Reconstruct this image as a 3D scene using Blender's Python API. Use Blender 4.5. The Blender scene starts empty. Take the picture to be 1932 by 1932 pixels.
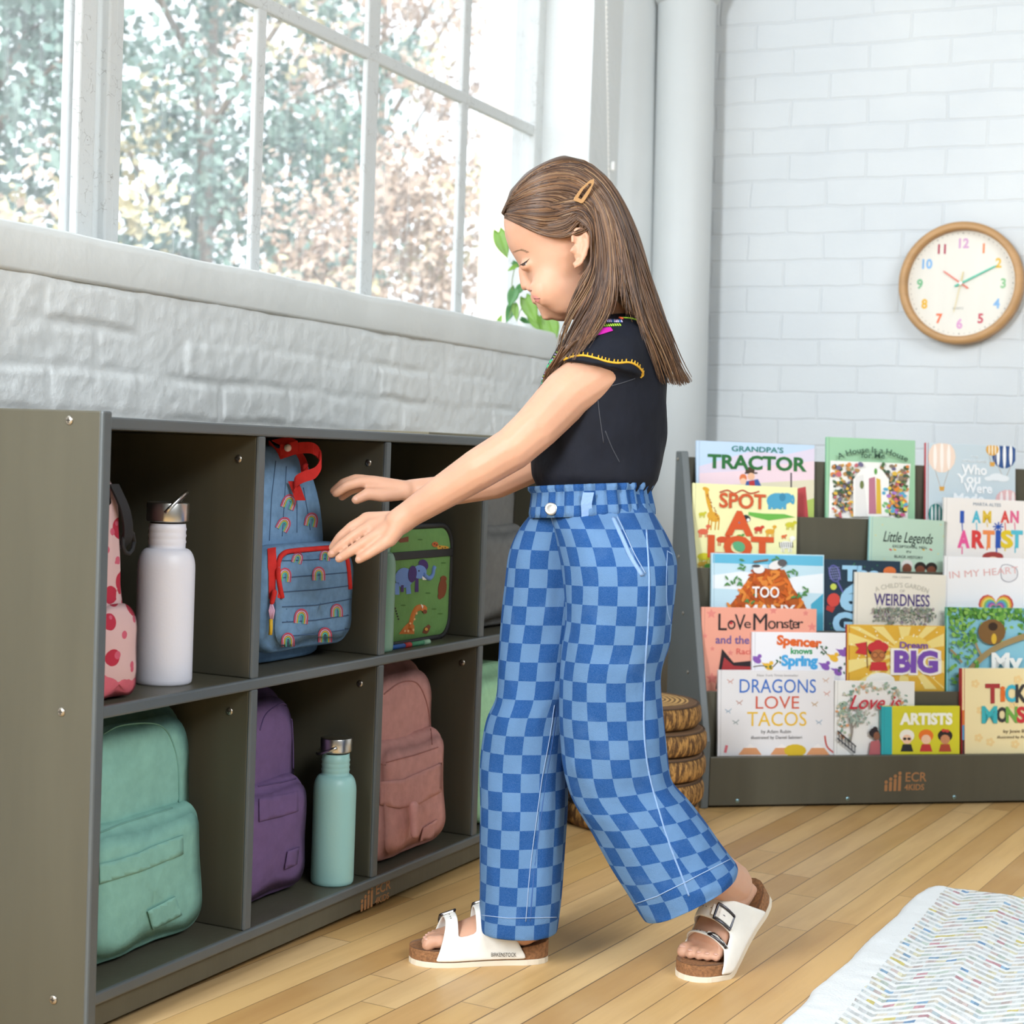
import bpy, bmesh, math, random
import numpy as np
from mathutils import Vector, Matrix, noise as mnoise
from mathutils.bvhtree import BVHTree
from mathutils.geometry import delaunay_2d_cdt
random.seed(7); RNG = np.random.default_rng(7)
SC = bpy.context.scene; COL = SC.collection
PI = math.pi

# ---------------------------------------------------------------- camera, world, lights, exposure
YAW = math.radians(24.6); PIT = .0343; TH = .036; FPX = 3150.
_f = np.array([-math.sin(YAW)*math.cos(PIT), math.cos(YAW)*math.cos(PIT), -math.sin(PIT)])
_r0 = np.array([math.cos(YAW), math.sin(YAW), 0.]); _u0 = np.cross(_r0, _f)
R = math.cos(TH)*_r0 + math.sin(TH)*_u0; U = math.cos(TH)*_u0 - math.sin(TH)*_r0; FW = _f
CAM = np.array([1.774, 0, .78])
cd = bpy.data.cameras.new('camera'); cam = bpy.data.objects.new('camera', cd); COL.objects.link(cam)
cam.matrix_world = Matrix(((R[0], U[0], -FW[0], CAM[0]), (R[1], U[1], -FW[1], CAM[1]), (R[2], U[2], -FW[2], CAM[2]), (0, 0, 0, 1)))
cd.sensor_width = 36; cd.lens = 36*FPX/1932; cd.clip_start = .05; cd.clip_end = 200
cd.dof.use_dof = True; cd.dof.focus_distance = 2.6; cd.dof.aperture_fstop = 7.0
SC.camera = cam
SC.view_settings.view_transform = 'Standard'; SC.view_settings.look = 'None'
SC.view_settings.gamma = 1; SC.view_settings.use_curve_mapping = False
SC.view_settings.exposure = 0.0
try:
    SC.cycles.use_denoising = True
    SC.cycles.max_bounces = 7; SC.cycles.diffuse_bounces = 4; SC.cycles.glossy_bounces = 3; SC.cycles.transparent_max_bounces = 8
    SC.cycles.sample_clamp_indirect = 6
except Exception: pass
w = bpy.data.worlds.new('world'); SC.world = w; w.use_nodes = True
bg = w.node_tree.nodes['Background']; bg.inputs[0].default_value = (.86, .93, 1, 1); bg.inputs[1].default_value = 2.6
def area(name, loc, tgt, sx, sy, power, col=(1, 1, 1), spread=180):
    l = bpy.data.lights.new(name, 'AREA'); l.shape = 'RECTANGLE'; l.size = sx; l.size_y = sy; l.energy = power; l.color = col
    l.spread = math.radians(spread)
    o = bpy.data.objects.new(name, l); COL.objects.link(o); o.location = loc
    o.rotation_euler = (Vector(tgt)-Vector(loc)).to_track_quat('-Z', 'Y').to_euler(); return o
area('window_daylight', (.30, -1.2, 2.0), (.30+.92*3, -1.2+.40*3, 1.35), 1.3, 1.8, 370, (.90, .955, 1))
area('room_fill', (3.9, .5, 3.35), (.2, 2.2, .7), 3.0, 2.0, 265, (.91, .96, 1))  # added soft fill below the ceiling
sun = bpy.data.lights.new('sun', 'SUN'); sun.energy = 4.5; sun.angle = .02; sun.color = (1, .95, .86)
so = bpy.data.objects.new('sun', sun); COL.objects.link(so); so.rotation_euler = Vector((-.35, .78, -.52)).to_track_quat('-Z', 'Y').to_euler()

# ---------------------------------------------------------------- helpers
def ray(px, py): return FW + R*(px-966)/FPX - U*(py-966)/FPX
def at_d(px, py, d): return CAM + ray(px, py)*d
def at_plane(px, py, p, n):
    d = ray(px, py); return CAM + d*(np.dot(np.asarray(p)-CAM, n)/np.dot(d, n))
def hexc(h):
    h = h.lstrip('#'); c = [int(h[i:i+2], 16)/255 for i in (0, 2, 4)]
    return tuple([x/12.92 if x <= .04045 else ((x+.055)/1.055)**2.4 for x in c]) + (1,)
MATS = {}
def mat(name, col, rough=.55, metal=0, spec=.5, var=None, bump=None, alpha=1, sub=0, emit=None):
    """principled material; var=(scale, amount[, stretch]) noise tint, bump=(scale, strength[, stretch])"""
    if name in MATS: return MATS[name]
    m = bpy.data.materials.new(name); m.use_nodes = True; nt = m.node_tree; b = nt.nodes['Principled BSDF']
    c = hexc(col) if isinstance(col, str) else tuple(col)
    b.inputs['Base Color'].default_value = c; b.inputs['Roughness'].default_value = rough
    b.inputs['Metallic'].default_value = metal; b.inputs['Specular IOR Level'].default_value = spec
    if sub:
        b.inputs['Subsurface Weight'].default_value = sub; b.inputs['Subsurface Radius'].default_value = (.012, .005, .003)
        b.inputs['Subsurface Scale'].default_value = .6
    if var or bump:
        tc = nt.nodes.new('ShaderNodeTexCoord')
    def nz(scale, stretch):
        n = nt.nodes.new('ShaderNodeTexNoise'); n.inputs['Scale'].default_value = scale; n.inputs['Detail'].default_value = 5
        mp = nt.nodes.new('ShaderNodeMapping'); mp.inputs['Scale'].default_value = stretch or (1, 1, 1)
        nt.links.new(tc.outputs['Object'], mp.inputs[0]); nt.links.new(mp.outputs[0], n.inputs[0]); return n
    if var:
        n = nz(var[0], var[2] if len(var) > 2 else None); a = var[1]
        mx = nt.nodes.new('ShaderNodeMix'); mx.data_type = 'RGBA'
        mx.inputs[6].default_value = tuple(x*(1-a) for x in c[:3])+(1,); mx.inputs[7].default_value = tuple(min(1, x*(1+a)) for x in c[:3])+(1,)
        cr = nt.nodes.new('ShaderNodeMapRange'); cr.inputs[1].default_value = .3; cr.inputs[2].default_value = .7
        nt.links.new(n.outputs[0], cr.inputs[0]); nt.links.new(cr.outputs[0], mx.inputs[0]); nt.links.new(mx.outputs[2], b.inputs['Base Color'])
    if bump:
        n = nz(bump[0], bump[2] if len(bump) > 2 else None); bp = nt.nodes.new('ShaderNodeBump'); bp.inputs['Strength'].default_value = bump[1]
        bp.inputs['Distance'].default_value = .01
        nt.links.new(n.outputs[0], bp.inputs['Height']); nt.links.new(bp.outputs[0], b.inputs['Normal'])
    MATS[name] = m; return m
def flat(h, rough=.6): return mat('colour_'+h.lstrip('#'), h, rough, spec=.3)
def cloth(name, h): return mat(name, h, .85, spec=.2, var=(60, .08), bump=(28, .25))

class MB:
    def __init__(s): s.v = []; s.f = []; s.mi = []; s.uv = {}; s.mats = []; s.sm = []
    def m(s, material):
        if material not in s.mats: s.mats.append(material)
        return s.mats.index(material)
    def add(s, vs, fs, material=None, smooth=False, uvs=None):
        o = len(s.v); s.v += [tuple(map(float, p)) for p in vs]; k = s.m(material) if material else 0
        for i, f in enumerate(fs):
            if uvs is not None: s.uv[len(s.f)] = [uvs[j] for j in f] if len(uvs) == len(vs) else uvs[i]
            s.f.append(tuple(o+j for j in f)); s.mi.append(k); s.sm.append(smooth)
        return s
    def box(s, lo, hi, material=None):
        (a, b, c), (d, e, g) = lo, hi
        return s.add([(a, b, c), (d, b, c), (d, e, c), (a, e, c), (a, b, g), (d, b, g), (d, e, g), (a, e, g)],
                     [(0, 3, 2, 1), (4, 5, 6, 7), (0, 1, 5, 4), (1, 2, 6, 5), (2, 3, 7, 6), (3, 0, 4, 7)], material)
    def prism(s, pts, t0, t1, axes=(0, 2, 1), material=None):
        """polygon pts in axes[0], axes[1]; extruded along axes[2] from t0 to t1"""
        n = len(pts); vs = []
        for t in (t0, t1):
            for p in pts:
                q = [0, 0, 0]; q[axes[0]] = p[0]; q[axes[1]] = p[1]; q[axes[2]] = t; vs.append(q)
        return s.add(vs, [tuple(range(n))[::-1], tuple(range(n, 2*n))] + [(i, (i+1) % n, n+(i+1) % n, n+i) for i in range(n)], material)
    def loft(s, rings, closed=True, cap0=True, cap1=True, material=None, smooth=True, uv=None):
        n = len(rings[0]); vs = [p for r in rings for p in r]; fs = []; us = []
        for i in range(len(rings)-1):
            for j in range(n if closed else n-1):
                k = (j+1) % n; fs.append((i*n+j, i*n+k, (i+1)*n+k, (i+1)*n+j))
                if uv is not None:
                    j2 = j+1; us.append([uv(i, j), uv(i, j2), uv(i+1, j2), uv(i+1, j)])
        if cap0: fs.append(tuple(range(n))[::-1]); us.append([(0, 0)]*n)
        if cap1: fs.append(tuple(range((len(rings)-1)*n, len(rings)*n))); us.append([(0, 0)]*n)
        if uv is not None:
            o = len(s.v); s.v += [tuple(map(float, p)) for p in vs]; k = s.m(material) if material else 0
            for f, q in zip(fs, us): s.uv[len(s.f)] = q; s.f.append(tuple(o+j for j in f)); s.mi.append(k); s.sm.append(smooth)
            return s
        return s.add(vs, fs, material, smooth)
    def tube(s, path, rad, n=8, material=None, caps=True):
        P = [Vector(p) for p in path]; rs = rad if hasattr(rad, '__len__') else [rad]*len(P); rings = []
        up = None
        for i, p in enumerate(P):
            t = (P[min(i+1, len(P)-1)] - P[max(i-1, 0)]).normalized()
            if up is None:
                up = Vector((0, 0, 1)) if abs(t.z) < .9 else Vector((1, 0, 0))
            a = t.cross(up)
            if a.length < 1e-6: a = t.orthogonal()
            a.normalize(); b = a.cross(t).normalized(); up = b
            rings.append([p + a*rs[i]*math.cos(2*PI*k/n) + b*rs[i]*math.sin(2*PI*k/n) for k in range(n)])
        return s.loft(rings, True, caps, caps, material)
    def lathe(s, prof, n=32, c=(0, 0, 0), material=None):
        rings = [[(c[0]+r*math.cos(2*PI*k/n), c[1]+r*math.sin(2*PI*k/n), c[2]+z) for k in range(n)] for r, z in prof]
        return s.loft(rings, True, prof[0][0] > 0, prof[-1][0] > 0, material)
    def ell(s, c, r, rot=None, n=16, k=10, material=None):
        rings = []
        for i in range(k+1):
            a = -PI/2 + PI*i/k; rr = max(math.cos(a), .02)
            rings.append([(r[0]*rr*math.cos(2*PI*j/n), r[1]*rr*math.sin(2*PI*j/n), r[2]*math.sin(a)) for j in range(n)])
        M = rot if rot is not None else Matrix.Identity(3)
        rings = [[Vector(c)+M @ Vector(p) for p in q] for q in rings]
        return s.loft(rings, True, True, True, material)
    def cone(s, p, q, r0, r1, n=14, material=None):
        """rounded tapered capsule"""
        p, q = Vector(p), Vector(q); t = (q-p).normalized(); path = []; rs = []
        for i in range(4): a = PI/2*(i/4); path.append(p - t*r0*math.cos(a)); rs.append(max(r0*math.sin(a), r0*.08))
        for i in range(5): path.append(p+(q-p)*i/4); rs.append(r0+(r1-r0)*i/4)
        for i in range(1, 5): a = PI/2*(i/4); path.append(q + t*r1*math.sin(a)); rs.append(max(r1*math.cos(a), r1*.08))
        return s.tube(path, rs, n, material)
    def mesh(s, name, mats=None):
        me = bpy.data.meshes.new(name); me.from_pydata(s.v, [], s.f)
        ms = mats if mats is not None else s.mats
        for m in (ms if isinstance(ms, (list, tuple)) else [ms]): me.materials.append(m)
        if s.mats and mats is None: me.polygons.foreach_set('material_index', s.mi)
        me.polygons.foreach_set('use_smooth', s.sm)
        if s.uv:
            ul = me.uv_layers.new(name='UVMap')
            for p in me.polygons:
                q = s.uv.get(p.index)
                if q:
                    for li, c in zip(p.loop_indices, q): ul.data[li].uv = c
        me.validate(); me.update(); return me
    def build(s, name, mats=None, parent=None, bevel=0, seg=2, sub=0, solid=0, fixn=False):
        me = s.mesh(name, mats)
        if fixn:
            bm = bmesh.new(); bm.from_mesh(me); bmesh.ops.recalc_face_normals(bm, faces=bm.faces); bm.to_mesh(me); bm.free()
        return link(name, me, parent, bevel, seg, sub, solid)
def link(name, me, parent=None, bevel=0, seg=2, sub=0, solid=0):
    o = bpy.data.objects.new(name, me); COL.objects.link(o)
    if parent: o.parent = parent
    if bevel:
        b = o.modifiers.new('bevel', 'BEVEL'); b.width = bevel; b.segments = seg; b.limit_method = 'ANGLE'; b.angle_limit = .6
    if solid: b = o.modifiers.new('solid', 'SOLIDIFY'); b.thickness = solid; b.offset = 0
    if sub: b = o.modifiers.new('sub', 'SUBSURF'); b.levels = sub; b.render_levels = sub
    return o
def thing(name, label, cat, M=None, group=None, kind=None):
    o = bpy.data.objects.new(name, None); COL.objects.link(o); o.empty_display_size = .05
    if M is not None: o.matrix_world = M
    return tag(o, label, cat, group, kind)
def tag(o, label=None, cat=None, group=None, kind=None):
    if label: o['label'] = label
    if cat: o['category'] = cat
    if group: o['group'] = group
    if kind: o['kind'] = kind
    return o
def struct(o): o['kind'] = 'structure'; return o
def frame(o, x, y, z):
    return Matrix(((x[0], y[0], z[0], o[0]), (x[1], y[1], z[1], o[1]), (x[2], y[2], z[2], o[2]), (0, 0, 0, 1)))
def remeshed(mb, voxel, smooth=4, fac=.5):
    """one continuous surface grown from overlapping volumes"""
    me = mb.mesh('tmp', []); o = bpy.data.objects.new('tmp', me); COL.objects.link(o)
    r = o.modifiers.new('r', 'REMESH'); r.mode = 'VOXEL'; r.voxel_size = voxel; r.use_smooth_shade = True
    if smooth: m = o.modifiers.new('s', 'SMOOTH'); m.factor = fac; m.iterations = smooth
    dg = bpy.context.evaluated_depsgraph_get(); out = bpy.data.meshes.new_from_object(o.evaluated_get(dg))
    bpy.data.objects.remove(o); bpy.data.meshes.remove(me)
    out.polygons.foreach_set('use_smooth', [True]*len(out.polygons)); return out
def bvh_of(me, M=None):
    M = M or Matrix.Identity(4)
    return BVHTree.FromPolygons([M @ v.co for v in me.vertices], [tuple(p.vertices) for p in me.polygons])
def bvh_objs(*os_):
    V = []; F = []
    dg = bpy.context.evaluated_depsgraph_get()
    for o in os_:
        e = o.evaluated_get(dg); me = e.to_mesh(); k = len(V); V += [o.matrix_world @ v.co for v in me.vertices]; F += [tuple(k+i for i in p.vertices) for p in me.polygons]; e.to_mesh_clear()
    return BVHTree.FromPolygons(V, F)
def hit(bvh, px, py):
    d = Vector(ray(px, py)).normalized(); h = bvh.ray_cast(Vector(CAM), d)
    return h
def on(bvh, px, py, off=.001, dflt=2.5):
    h = hit(bvh, px, py)
    if h[0] is None:
        q = bvh.find_nearest(Vector(at_d(px, py, dflt))); return q[0] + q[1]*off, q[1]
    n = h[1]
    if n.dot(Vector(ray(px, py))) > 0: n = -n
    return h[0] + n*off, n
def inpoly(p, poly):
    c = False; j = len(poly)-1
    for i in range(len(poly)):
        a, b = poly[i], poly[j]
        if (a[1] > p[1]) != (b[1] > p[1]) and p[0] < (b[0]-a[0])*(p[1]-a[1])/(b[1]-a[1])+a[0]: c = not c
        j = i
    return c
def dense(poly, step, closed=True):
    out = []; n = len(poly)
    for i in range(n if closed else n-1):
        a, b = poly[i], poly[(i+1) % n]; k = max(1, int(math.hypot(b[0]-a[0], b[1]-a[1])/step))
        out += [(a[0]+(b[0]-a[0])*t/k, a[1]+(b[1]-a[1])*t/k) for t in range(k)]
    if not closed: out.append(poly[-1])
    return out
def decal(mb, bvh, poly, material, step=6, off=.0012, org=(0, 0, 0)):
    """a patch of cloth or print lying on a surface"""
    b = dense(poly, step); xs = [p[0] for p in b]; ys = [p[1] for p in b]; pts = [Vector(p) for p in b]
    x = min(xs)+step/2
    while x < max(xs):
        y = min(ys)+step/2
        while y < max(ys):
            if inpoly((x, y), b) and min((x-p[0])**2+(y-p[1])**2 for p in b) > (step*.45)**2: pts.append(Vector((x, y)))
            y += step
        x += step
    n = len(b); r = delaunay_2d_cdt(pts, [(i, (i+1) % n) for i in range(n)], [], 1, .001)
    vs = [on(bvh, p.x, p.y, off)[0] - Vector(org) for p in r[0]]
    mb.add(vs, [tuple(f) for f in r[2]], material, True)
def stroke(mb, bvh, line, rad, material, step=5, off=.0005, n=6, org=(0, 0, 0), taper=False):
    L = dense(line, step, False); P = [on(bvh, p[0], p[1], off)[0] - Vector(org) for p in L]
    k = len(P)-1; rs = [rad*(1-.8*abs(2*i/max(k, 1)-1)) if taper else rad for i in range(k+1)]
    mb.tube(P, rs, n, material)
def text(name, s, size, material, parent, loc=(0, 0, 0), align='CENTER', bold=0, sx=1, shear=0, ext=.0002, rotz=0, arc=None, spacing=1):
    """lettering standing in the xz plane of its parent and facing -y"""
    cu = bpy.data.curves.new('t', 'FONT'); cu.body = s; cu.size = size; cu.align_x = align; cu.extrude = ext; cu.offset = bold; cu.shear = shear
    cu.space_character = spacing; cu.resolution_u = 3
    o = bpy.data.objects.new('t', cu); COL.objects.link(o)
    dg = bpy.context.evaluated_depsgraph_get(); me = bpy.data.meshes.new_from_object(o.evaluated_get(dg)); bpy.data.objects.remove(o); bpy.data.curves.remove(cu)
    c, sn = math.cos(rotz), math.sin(rotz)
    for v in me.vertices:
        x, y, z = v.co.x*sx, v.co.y, v.co.z
        if arc: a = x/arc; rr = arc+y; x, y = rr*math.sin(a), rr*math.cos(a)-arc
        x, y = x*c-y*sn, x*sn+y*c
        v.co = (loc[0]+x, loc[1]-z, loc[2]+y)
    me.materials.clear(); me.materials.append(material)
    return link(name, me, parent)
def vnoise(x, y, seed=0):
    xi = np.floor(x).astype(int); yi = np.floor(y).astype(int); fx = x-xi; fy = y-yi
    h = lambda a, b: (np.sin(a*127.1+b*311.7+seed*74.7)*43758.5453) % 1.0
    sx = fx*fx*(3-2*fx); sy = fy*fy*(3-2*fy)
    return (h(xi, yi)*(1-sx)+h(xi+1, yi)*sx)*(1-sy)+(h(xi, yi+1)*(1-sx)+h(xi+1, yi+1)*sx)*sy
def fbm(x, y, seed=0, o=4):
    t = 0; a = .5
    for i in range(o): t = t+a*vnoise(x*2**i, y*2**i, seed+i); a *= .5
    return t

# ---------------------------------------------------------------- node helper for the larger surfaces
class NT:
    def __init__(s, name, rough=.5, spec=.5):
        s.mat = bpy.data.materials.new(name); s.mat.use_nodes = True; s.nt = s.mat.node_tree; s.b = s.nt.nodes['Principled BSDF']
        s.b.inputs['Roughness'].default_value = rough; s.b.inputs['Specular IOR Level'].default_value = spec
        s.tc = s.nt.nodes.new('ShaderNodeTexCoord')
    def put(s, sock, v):
        if isinstance(v, bpy.types.NodeSocket): s.nt.links.new(v, sock)
        else: sock.default_value = v
    def math(s, op, a, b=0., c=0.):
        n = s.nt.nodes.new('ShaderNodeMath'); n.operation = op
        for i, v in enumerate((a, b, c)): s.put(n.inputs[i], v)
        return n.outputs[0]
    def mapping(s, rot=(0, 0, 0), scale=(1, 1, 1), src='Object'):
        n = s.nt.nodes.new('ShaderNodeMapping'); n.inputs['Rotation'].default_value = rot; n.inputs['Scale'].default_value = scale
        s.nt.links.new(s.tc.outputs[src], n.inputs[0]); return n.outputs[0]
    def sep(s, v):
        n = s.nt.nodes.new('ShaderNodeSeparateXYZ'); s.nt.links.new(v, n.inputs[0]); return n.outputs
    def comb(s, x, y, z=0.):
        n = s.nt.nodes.new('ShaderNodeCombineXYZ')
        for i, v in enumerate((x, y, z)): s.put(n.inputs[i], v)
        return n.outputs[0]
    def noise(s, v, scale, detail=4, rough=.5):
        n = s.nt.nodes.new('ShaderNodeTexNoise'); s.nt.links.new(v, n.inputs[0]); n.inputs['Scale'].default_value = scale
        n.inputs['Detail'].default_value = detail; n.inputs['Roughness'].default_value = rough; return n.outputs[0]
    def white(s, v, out=0):
        n = s.nt.nodes.new('ShaderNodeTexWhiteNoise'); s.nt.links.new(v, n.inputs[0]); return n.outputs[out]
    def ramp(s, f, stops, const=False):
        n = s.nt.nodes.new('ShaderNodeValToRGB'); e = n.color_ramp.elements
        if const: n.color_ramp.interpolation = 'CONSTANT'
        while len(e) < len(stops): e.new(.5)
        for q, (p, c) in zip(e, stops): q.position = p; q.color = hexc(c) if isinstance(c, str) else (c, c, c, 1)
        s.nt.links.new(f, n.inputs[0]); return n.outputs[0]
    def mix(s, f, a, b, mode='MIX'):
        n = s.nt.nodes.new('ShaderNodeMix'); n.data_type = 'RGBA'; n.blend_type = mode
        s.put(n.inputs[0], f); s.put(n.inputs[6], hexc(a) if isinstance(a, str) else a); s.put(n.inputs[7], hexc(b) if isinstance(b, str) else b); return n.outputs[2]
    def col(s, c): s.put(s.b.inputs['Base Color'], c)
    def bump(s, h, strength, dist=.01):
        n = s.nt.nodes.new('ShaderNodeBump'); n.inputs['Strength'].default_value = strength; n.inputs['Distance'].default_value = dist
        s.nt.links.new(h, n.inputs['Height']); s.nt.links.new(n.outputs[0], s.b.inputs['Normal'])

# floor: narrow maple strips
n = NT('maple_floor', .36)
v = n.mapping(rot=(0, 0, math.radians(4.6))); X, Y, Z = n.sep(v)
xr = n.math('DIVIDE', X, .058); row = n.math('FLOOR', xr); fx = n.math('FRACT', xr)
yo = n.math('ADD', n.math('DIVIDE', Y, 1.15), n.math('MULTIPLY', n.white(n.comb(row, 3.1)), 7.0)); cy = n.math('FLOOR', yo); fy = n.math('FRACT', yo)
rid = n.white(n.comb(row, cy, 1.7))
c = n.ramp(rid, [(0, '#ab8450'), (.25, '#c39d64'), (.6, '#cca972'), (.85, '#d4b482'), (1, '#b88f58')])
g1 = n.noise(n.comb(n.math('ADD', X, n.math('MULTIPLY', rid, 9.)), n.math('MULTIPLY', Y, .09), rid), 26, 6, .6)
g2 = n.noise(n.comb(X, n.math('MULTIPLY', Y, .5)), 5, 4)
c = n.mix(1., c, (1.09, 1.07, 1.05, 1), 'MULTIPLY'); c = n.mix(n.math('MULTIPLY', n.ramp(g1, [(.42, 0.), (.72, 1.)]), .38), c, '#9a6c3c')
c = n.mix(n.math('MULTIPLY', n.ramp(g2, [(.5, 0.), (.7, 1.)]), .35), c, '#d6b585')
edge = n.math('MINIMUM', fx, n.math('SUBTRACT', 1., fx)); gap = n.math('LESS_THAN', edge, n.math('ADD', .006, n.math('MULTIPLY', n.white(n.comb(row, 9.)), .016)))
ende = n.math('LESS_THAN', fy, .0016)
gp = n.math('MAXIMUM', n.math('MULTIPLY', gap, .8), n.math('MULTIPLY', ende, .7))
n.col(n.mix(gp, c, '#4a3420')); n.bump(n.math('SUBTRACT', n.math('MULTIPLY', g1, .12), gp), .25, .002)
n.put(n.b.inputs['Roughness'], n.math('ADD', .3, n.math('MULTIPLY', g2, .22)))
FLOOR = n.mat
XR, YB, YF, ZC = 5.6, 4.75, -3.4, 3.5
struct(MB().box((-.28, YF, -.08), (XR, YB+.2, 0), FLOOR).build('floor'))

def brick_mat(name, bl, bh, swap, col, amt):
    n = NT(name, .55); X, Y, Z = n.sep(n.tc.outputs['Object'])
    a = n.comb(Y if swap else X, Z); wob = n.noise(n.tc.outputs['Object'], 9, 3)
    q = n.comb(n.math('ADD', Y if swap else X, n.math('MULTIPLY', wob, .02)), n.math('ADD', Z, n.math('MULTIPLY', wob, .014)))
    t = n.nt.nodes.new('ShaderNodeTexBrick'); n.nt.links.new(q, t.inputs[0]); t.inputs['Scale'].default_value = 1
    t.inputs['Brick Width'].default_value = bl; t.inputs['Row Height'].default_value = bh; t.inputs['Mortar Size'].default_value = .0045; t.inputs['Mortar Smooth'].default_value = .7
    f1 = n.noise(n.tc.outputs['Object'], 55, 6, .65); f2 = n.noise(n.tc.outputs['Object'], 3, 3)
    n.col(n.mix(n.ramp(f2, [(.35, 0.), (.7, 1.)]), col[0], col[1]))
    h = n.math('ADD', n.math('MULTIPLY', t.outputs['Fac'], -1.), n.math('MULTIPLY', f1, .35)); n.bump(h, amt, .006); return n.mat
WPAINT = mat('white_wall_paint', '#dfe2e1', .6, var=(3, .03), bump=(40, .22))
BACKBRICK = brick_mat('white_painted_brick', .225, .0766, False, ('#cdd2d5', '#d6dadb'), .42)
o = MB().box((-.28, YB, 0), (XR, YB+.2, ZC), BACKBRICK).build('wall_back'); struct(o)
PLAIN = mat('plain_grey_paint', '#66696b', .7)
struct(MB().box((XR, YF, 0), (XR+.15, YB+.2, ZC), PLAIN).build('wall_right'))
struct(MB().box((-.28, YF-.15, 0), (XR+.15, YF, ZC), PLAIN).build('wall_front'))
struct(MB().box((-.28, YF-.15, ZC), (XR+.15, YB+.2, ZC+.1), PLAIN).build('ceiling'))

# wall under and around the window, painted brick with thick uneven paint
ROUGHWALL = mat('rough_wall_paint', '#dadddc', .62, var=(4, .04), bump=(45, .3))
m = MB(); ZS = 1.035; W0, W1 = .9, 4.30
m.box((-.28, YF, 0), (-.02, YB, ZS), WPAINT); m.box((-.02, YF, 0), (0, 1.2, ZS), WPAINT); m.box((-.02, 1.2, 0), (0, YB, .3), WPAINT)
m.prism([(-.28, W1+.1), (-.18, W1+.07), (0, W1), (0, YB), (-.28, YB)], ZS, ZC, (0, 1, 2), WPAINT)
m.prism([(-.28, W0-.1), (-.18, W0-.07), (0, W0), (0, YF), (-.28, YF)][::-1], ZS, ZC, (0, 1, 2), WPAINT)
m.box((-.28, W0-.1, 3.2), (0, W1+.1, ZC), WPAINT)
ys = np.arange(1.2, YB+.001, .006); zs = np.linspace(.3, ZS, 124); YY, ZZ = np.meshgrid(ys, zs, indexing='ij')
wb = (fbm(YY*9, ZZ*9, 3)-.5)*.03; cz = (ZS-ZZ+wb*.6)/.0715; ro = np.floor(cz); fz = cz-ro
by = (YY+wb+ro*.117+(vnoise(ro*3.3, ro*0+.5, 8)-.5)*.09)/.235; fy = by-np.floor(by)
e = np.minimum(np.minimum(fz, 1-fz)*.0715, np.minimum(fy, 1-fy)*.235); k = np.clip(e/.013, 0, 1); k = k*k*(3-2*k)
fill = np.clip((fbm(YY*4, ZZ*6, 21)-.38)*4, .25, 1)           # joints buried in paint here and there
hgt = -.008*(1-k)*fill + (fbm(YY*38, ZZ*38, 5)-.5)*.006 + (fbm(YY*52, ZZ*52, 6, 2)-.5)*.0016 + (vnoise(np.floor(by), ro, 12)-.5)*.005*k
hgt[0, :] = 0; hgt[:, 0] = 0; hgt -= .001
vs = np.stack([hgt, YY, ZZ], -1).reshape(-1, 3); nz_ = len(zs)
fs = [(i*nz_+j, (i+1)*nz_+j, (i+1)*nz_+j+1, i*nz_+j+1) for i in range(len(ys)-1) for j in range(nz_-1)]
m.add(vs, fs, ROUGHWALL, True)
struct(m.build('wall_left'))
# sill slab
SILLM = mat('sill_paint', '#dcdfdd', .55, var=(5, .03), bump=(26, .2))
m = MB(); ys = np.linspace(W0-.05, W1+.05, 140); prof = [(-.2, ZS), (.0, ZS), (.0025, ZS+.006), (.003, ZS+.06), (.001, ZS+.071), (-.006, ZS+.0755), (-.2, ZS+.0755)]
rings = []
for i, y in enumerate(ys):
    d = (mnoise.noise(Vector((y*6, 0, 0)))*.004, mnoise.noise(Vector((y*5, 7, 0)))*.0035)
    rings.append([(x+(d[0] if x > -.1 else 0), y, z+(d[1] if x > -.1 and z > ZS+.02 else 0)) for x, z in prof])
m.loft(rings, True, True, True, SILLM); struct(m.build('trim_1'))

# steel window with peeling paint, dirty panes with a glare haze mixed in
n = NT('peeling_window_paint', .5); f = n.noise(n.tc.outputs['Object'], 30, 6, .7)
vz = n.nt.nodes.new('ShaderNodeTexVoronoi'); vz.feature = 'DISTANCE_TO_EDGE'; vz.inputs['Scale'].default_value = 60; n.nt.links.new(n.tc.outputs['Object'], vz.inputs[0])
ck = n.math('MULTIPLY', n.math('LESS_THAN', vz.outputs[0], .035), n.ramp(f, [(.52, 0.), (.6, 1.)]))
c = n.mix(n.math('MULTIPLY', ck, .45), '#d3d6d5', '#84817b'); c = n.mix(n.ramp(f, [(.70, 0.), (.72, 1.)]), c, '#4a3a34')
n.col(c); n.bump(n.math('ADD', f, n.math('MULTIPLY', ck, -.6)), .5, .003); WINM = n.mat
gm = bpy.data.materials.new('dust_glare_glass'); gm.use_nodes = True; t = gm.node_tree; t.nodes.clear()
out = t.nodes.new('ShaderNodeOutputMaterial'); tr = t.nodes.new('ShaderNodeBsdfTransparent'); gl = t.nodes.new('ShaderNodeBsdfGlossy'); gl.inputs['Roughness'].default_value = .02
tl = t.nodes.new('ShaderNodeBsdfTranslucent'); tl.inputs[0].default_value = (.92, .95, 1, 1)  # whitish share: streaky dust, and a haze standing in for veiling glare
m1 = t.nodes.new('ShaderNodeMixShader'); m2 = t.nodes.new('ShaderNodeMixShader'); m2.inputs[0].default_value = .04
tc = t.nodes.new('ShaderNodeTexCoord'); mp = t.nodes.new('ShaderNodeMapping'); mp.inputs['Scale'].default_value = (1, 14, .8); nz = t.nodes.new('ShaderNodeTexNoise'); nz.inputs['Scale'].default_value = 4; nz.inputs['Detail'].default_value = 6
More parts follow.
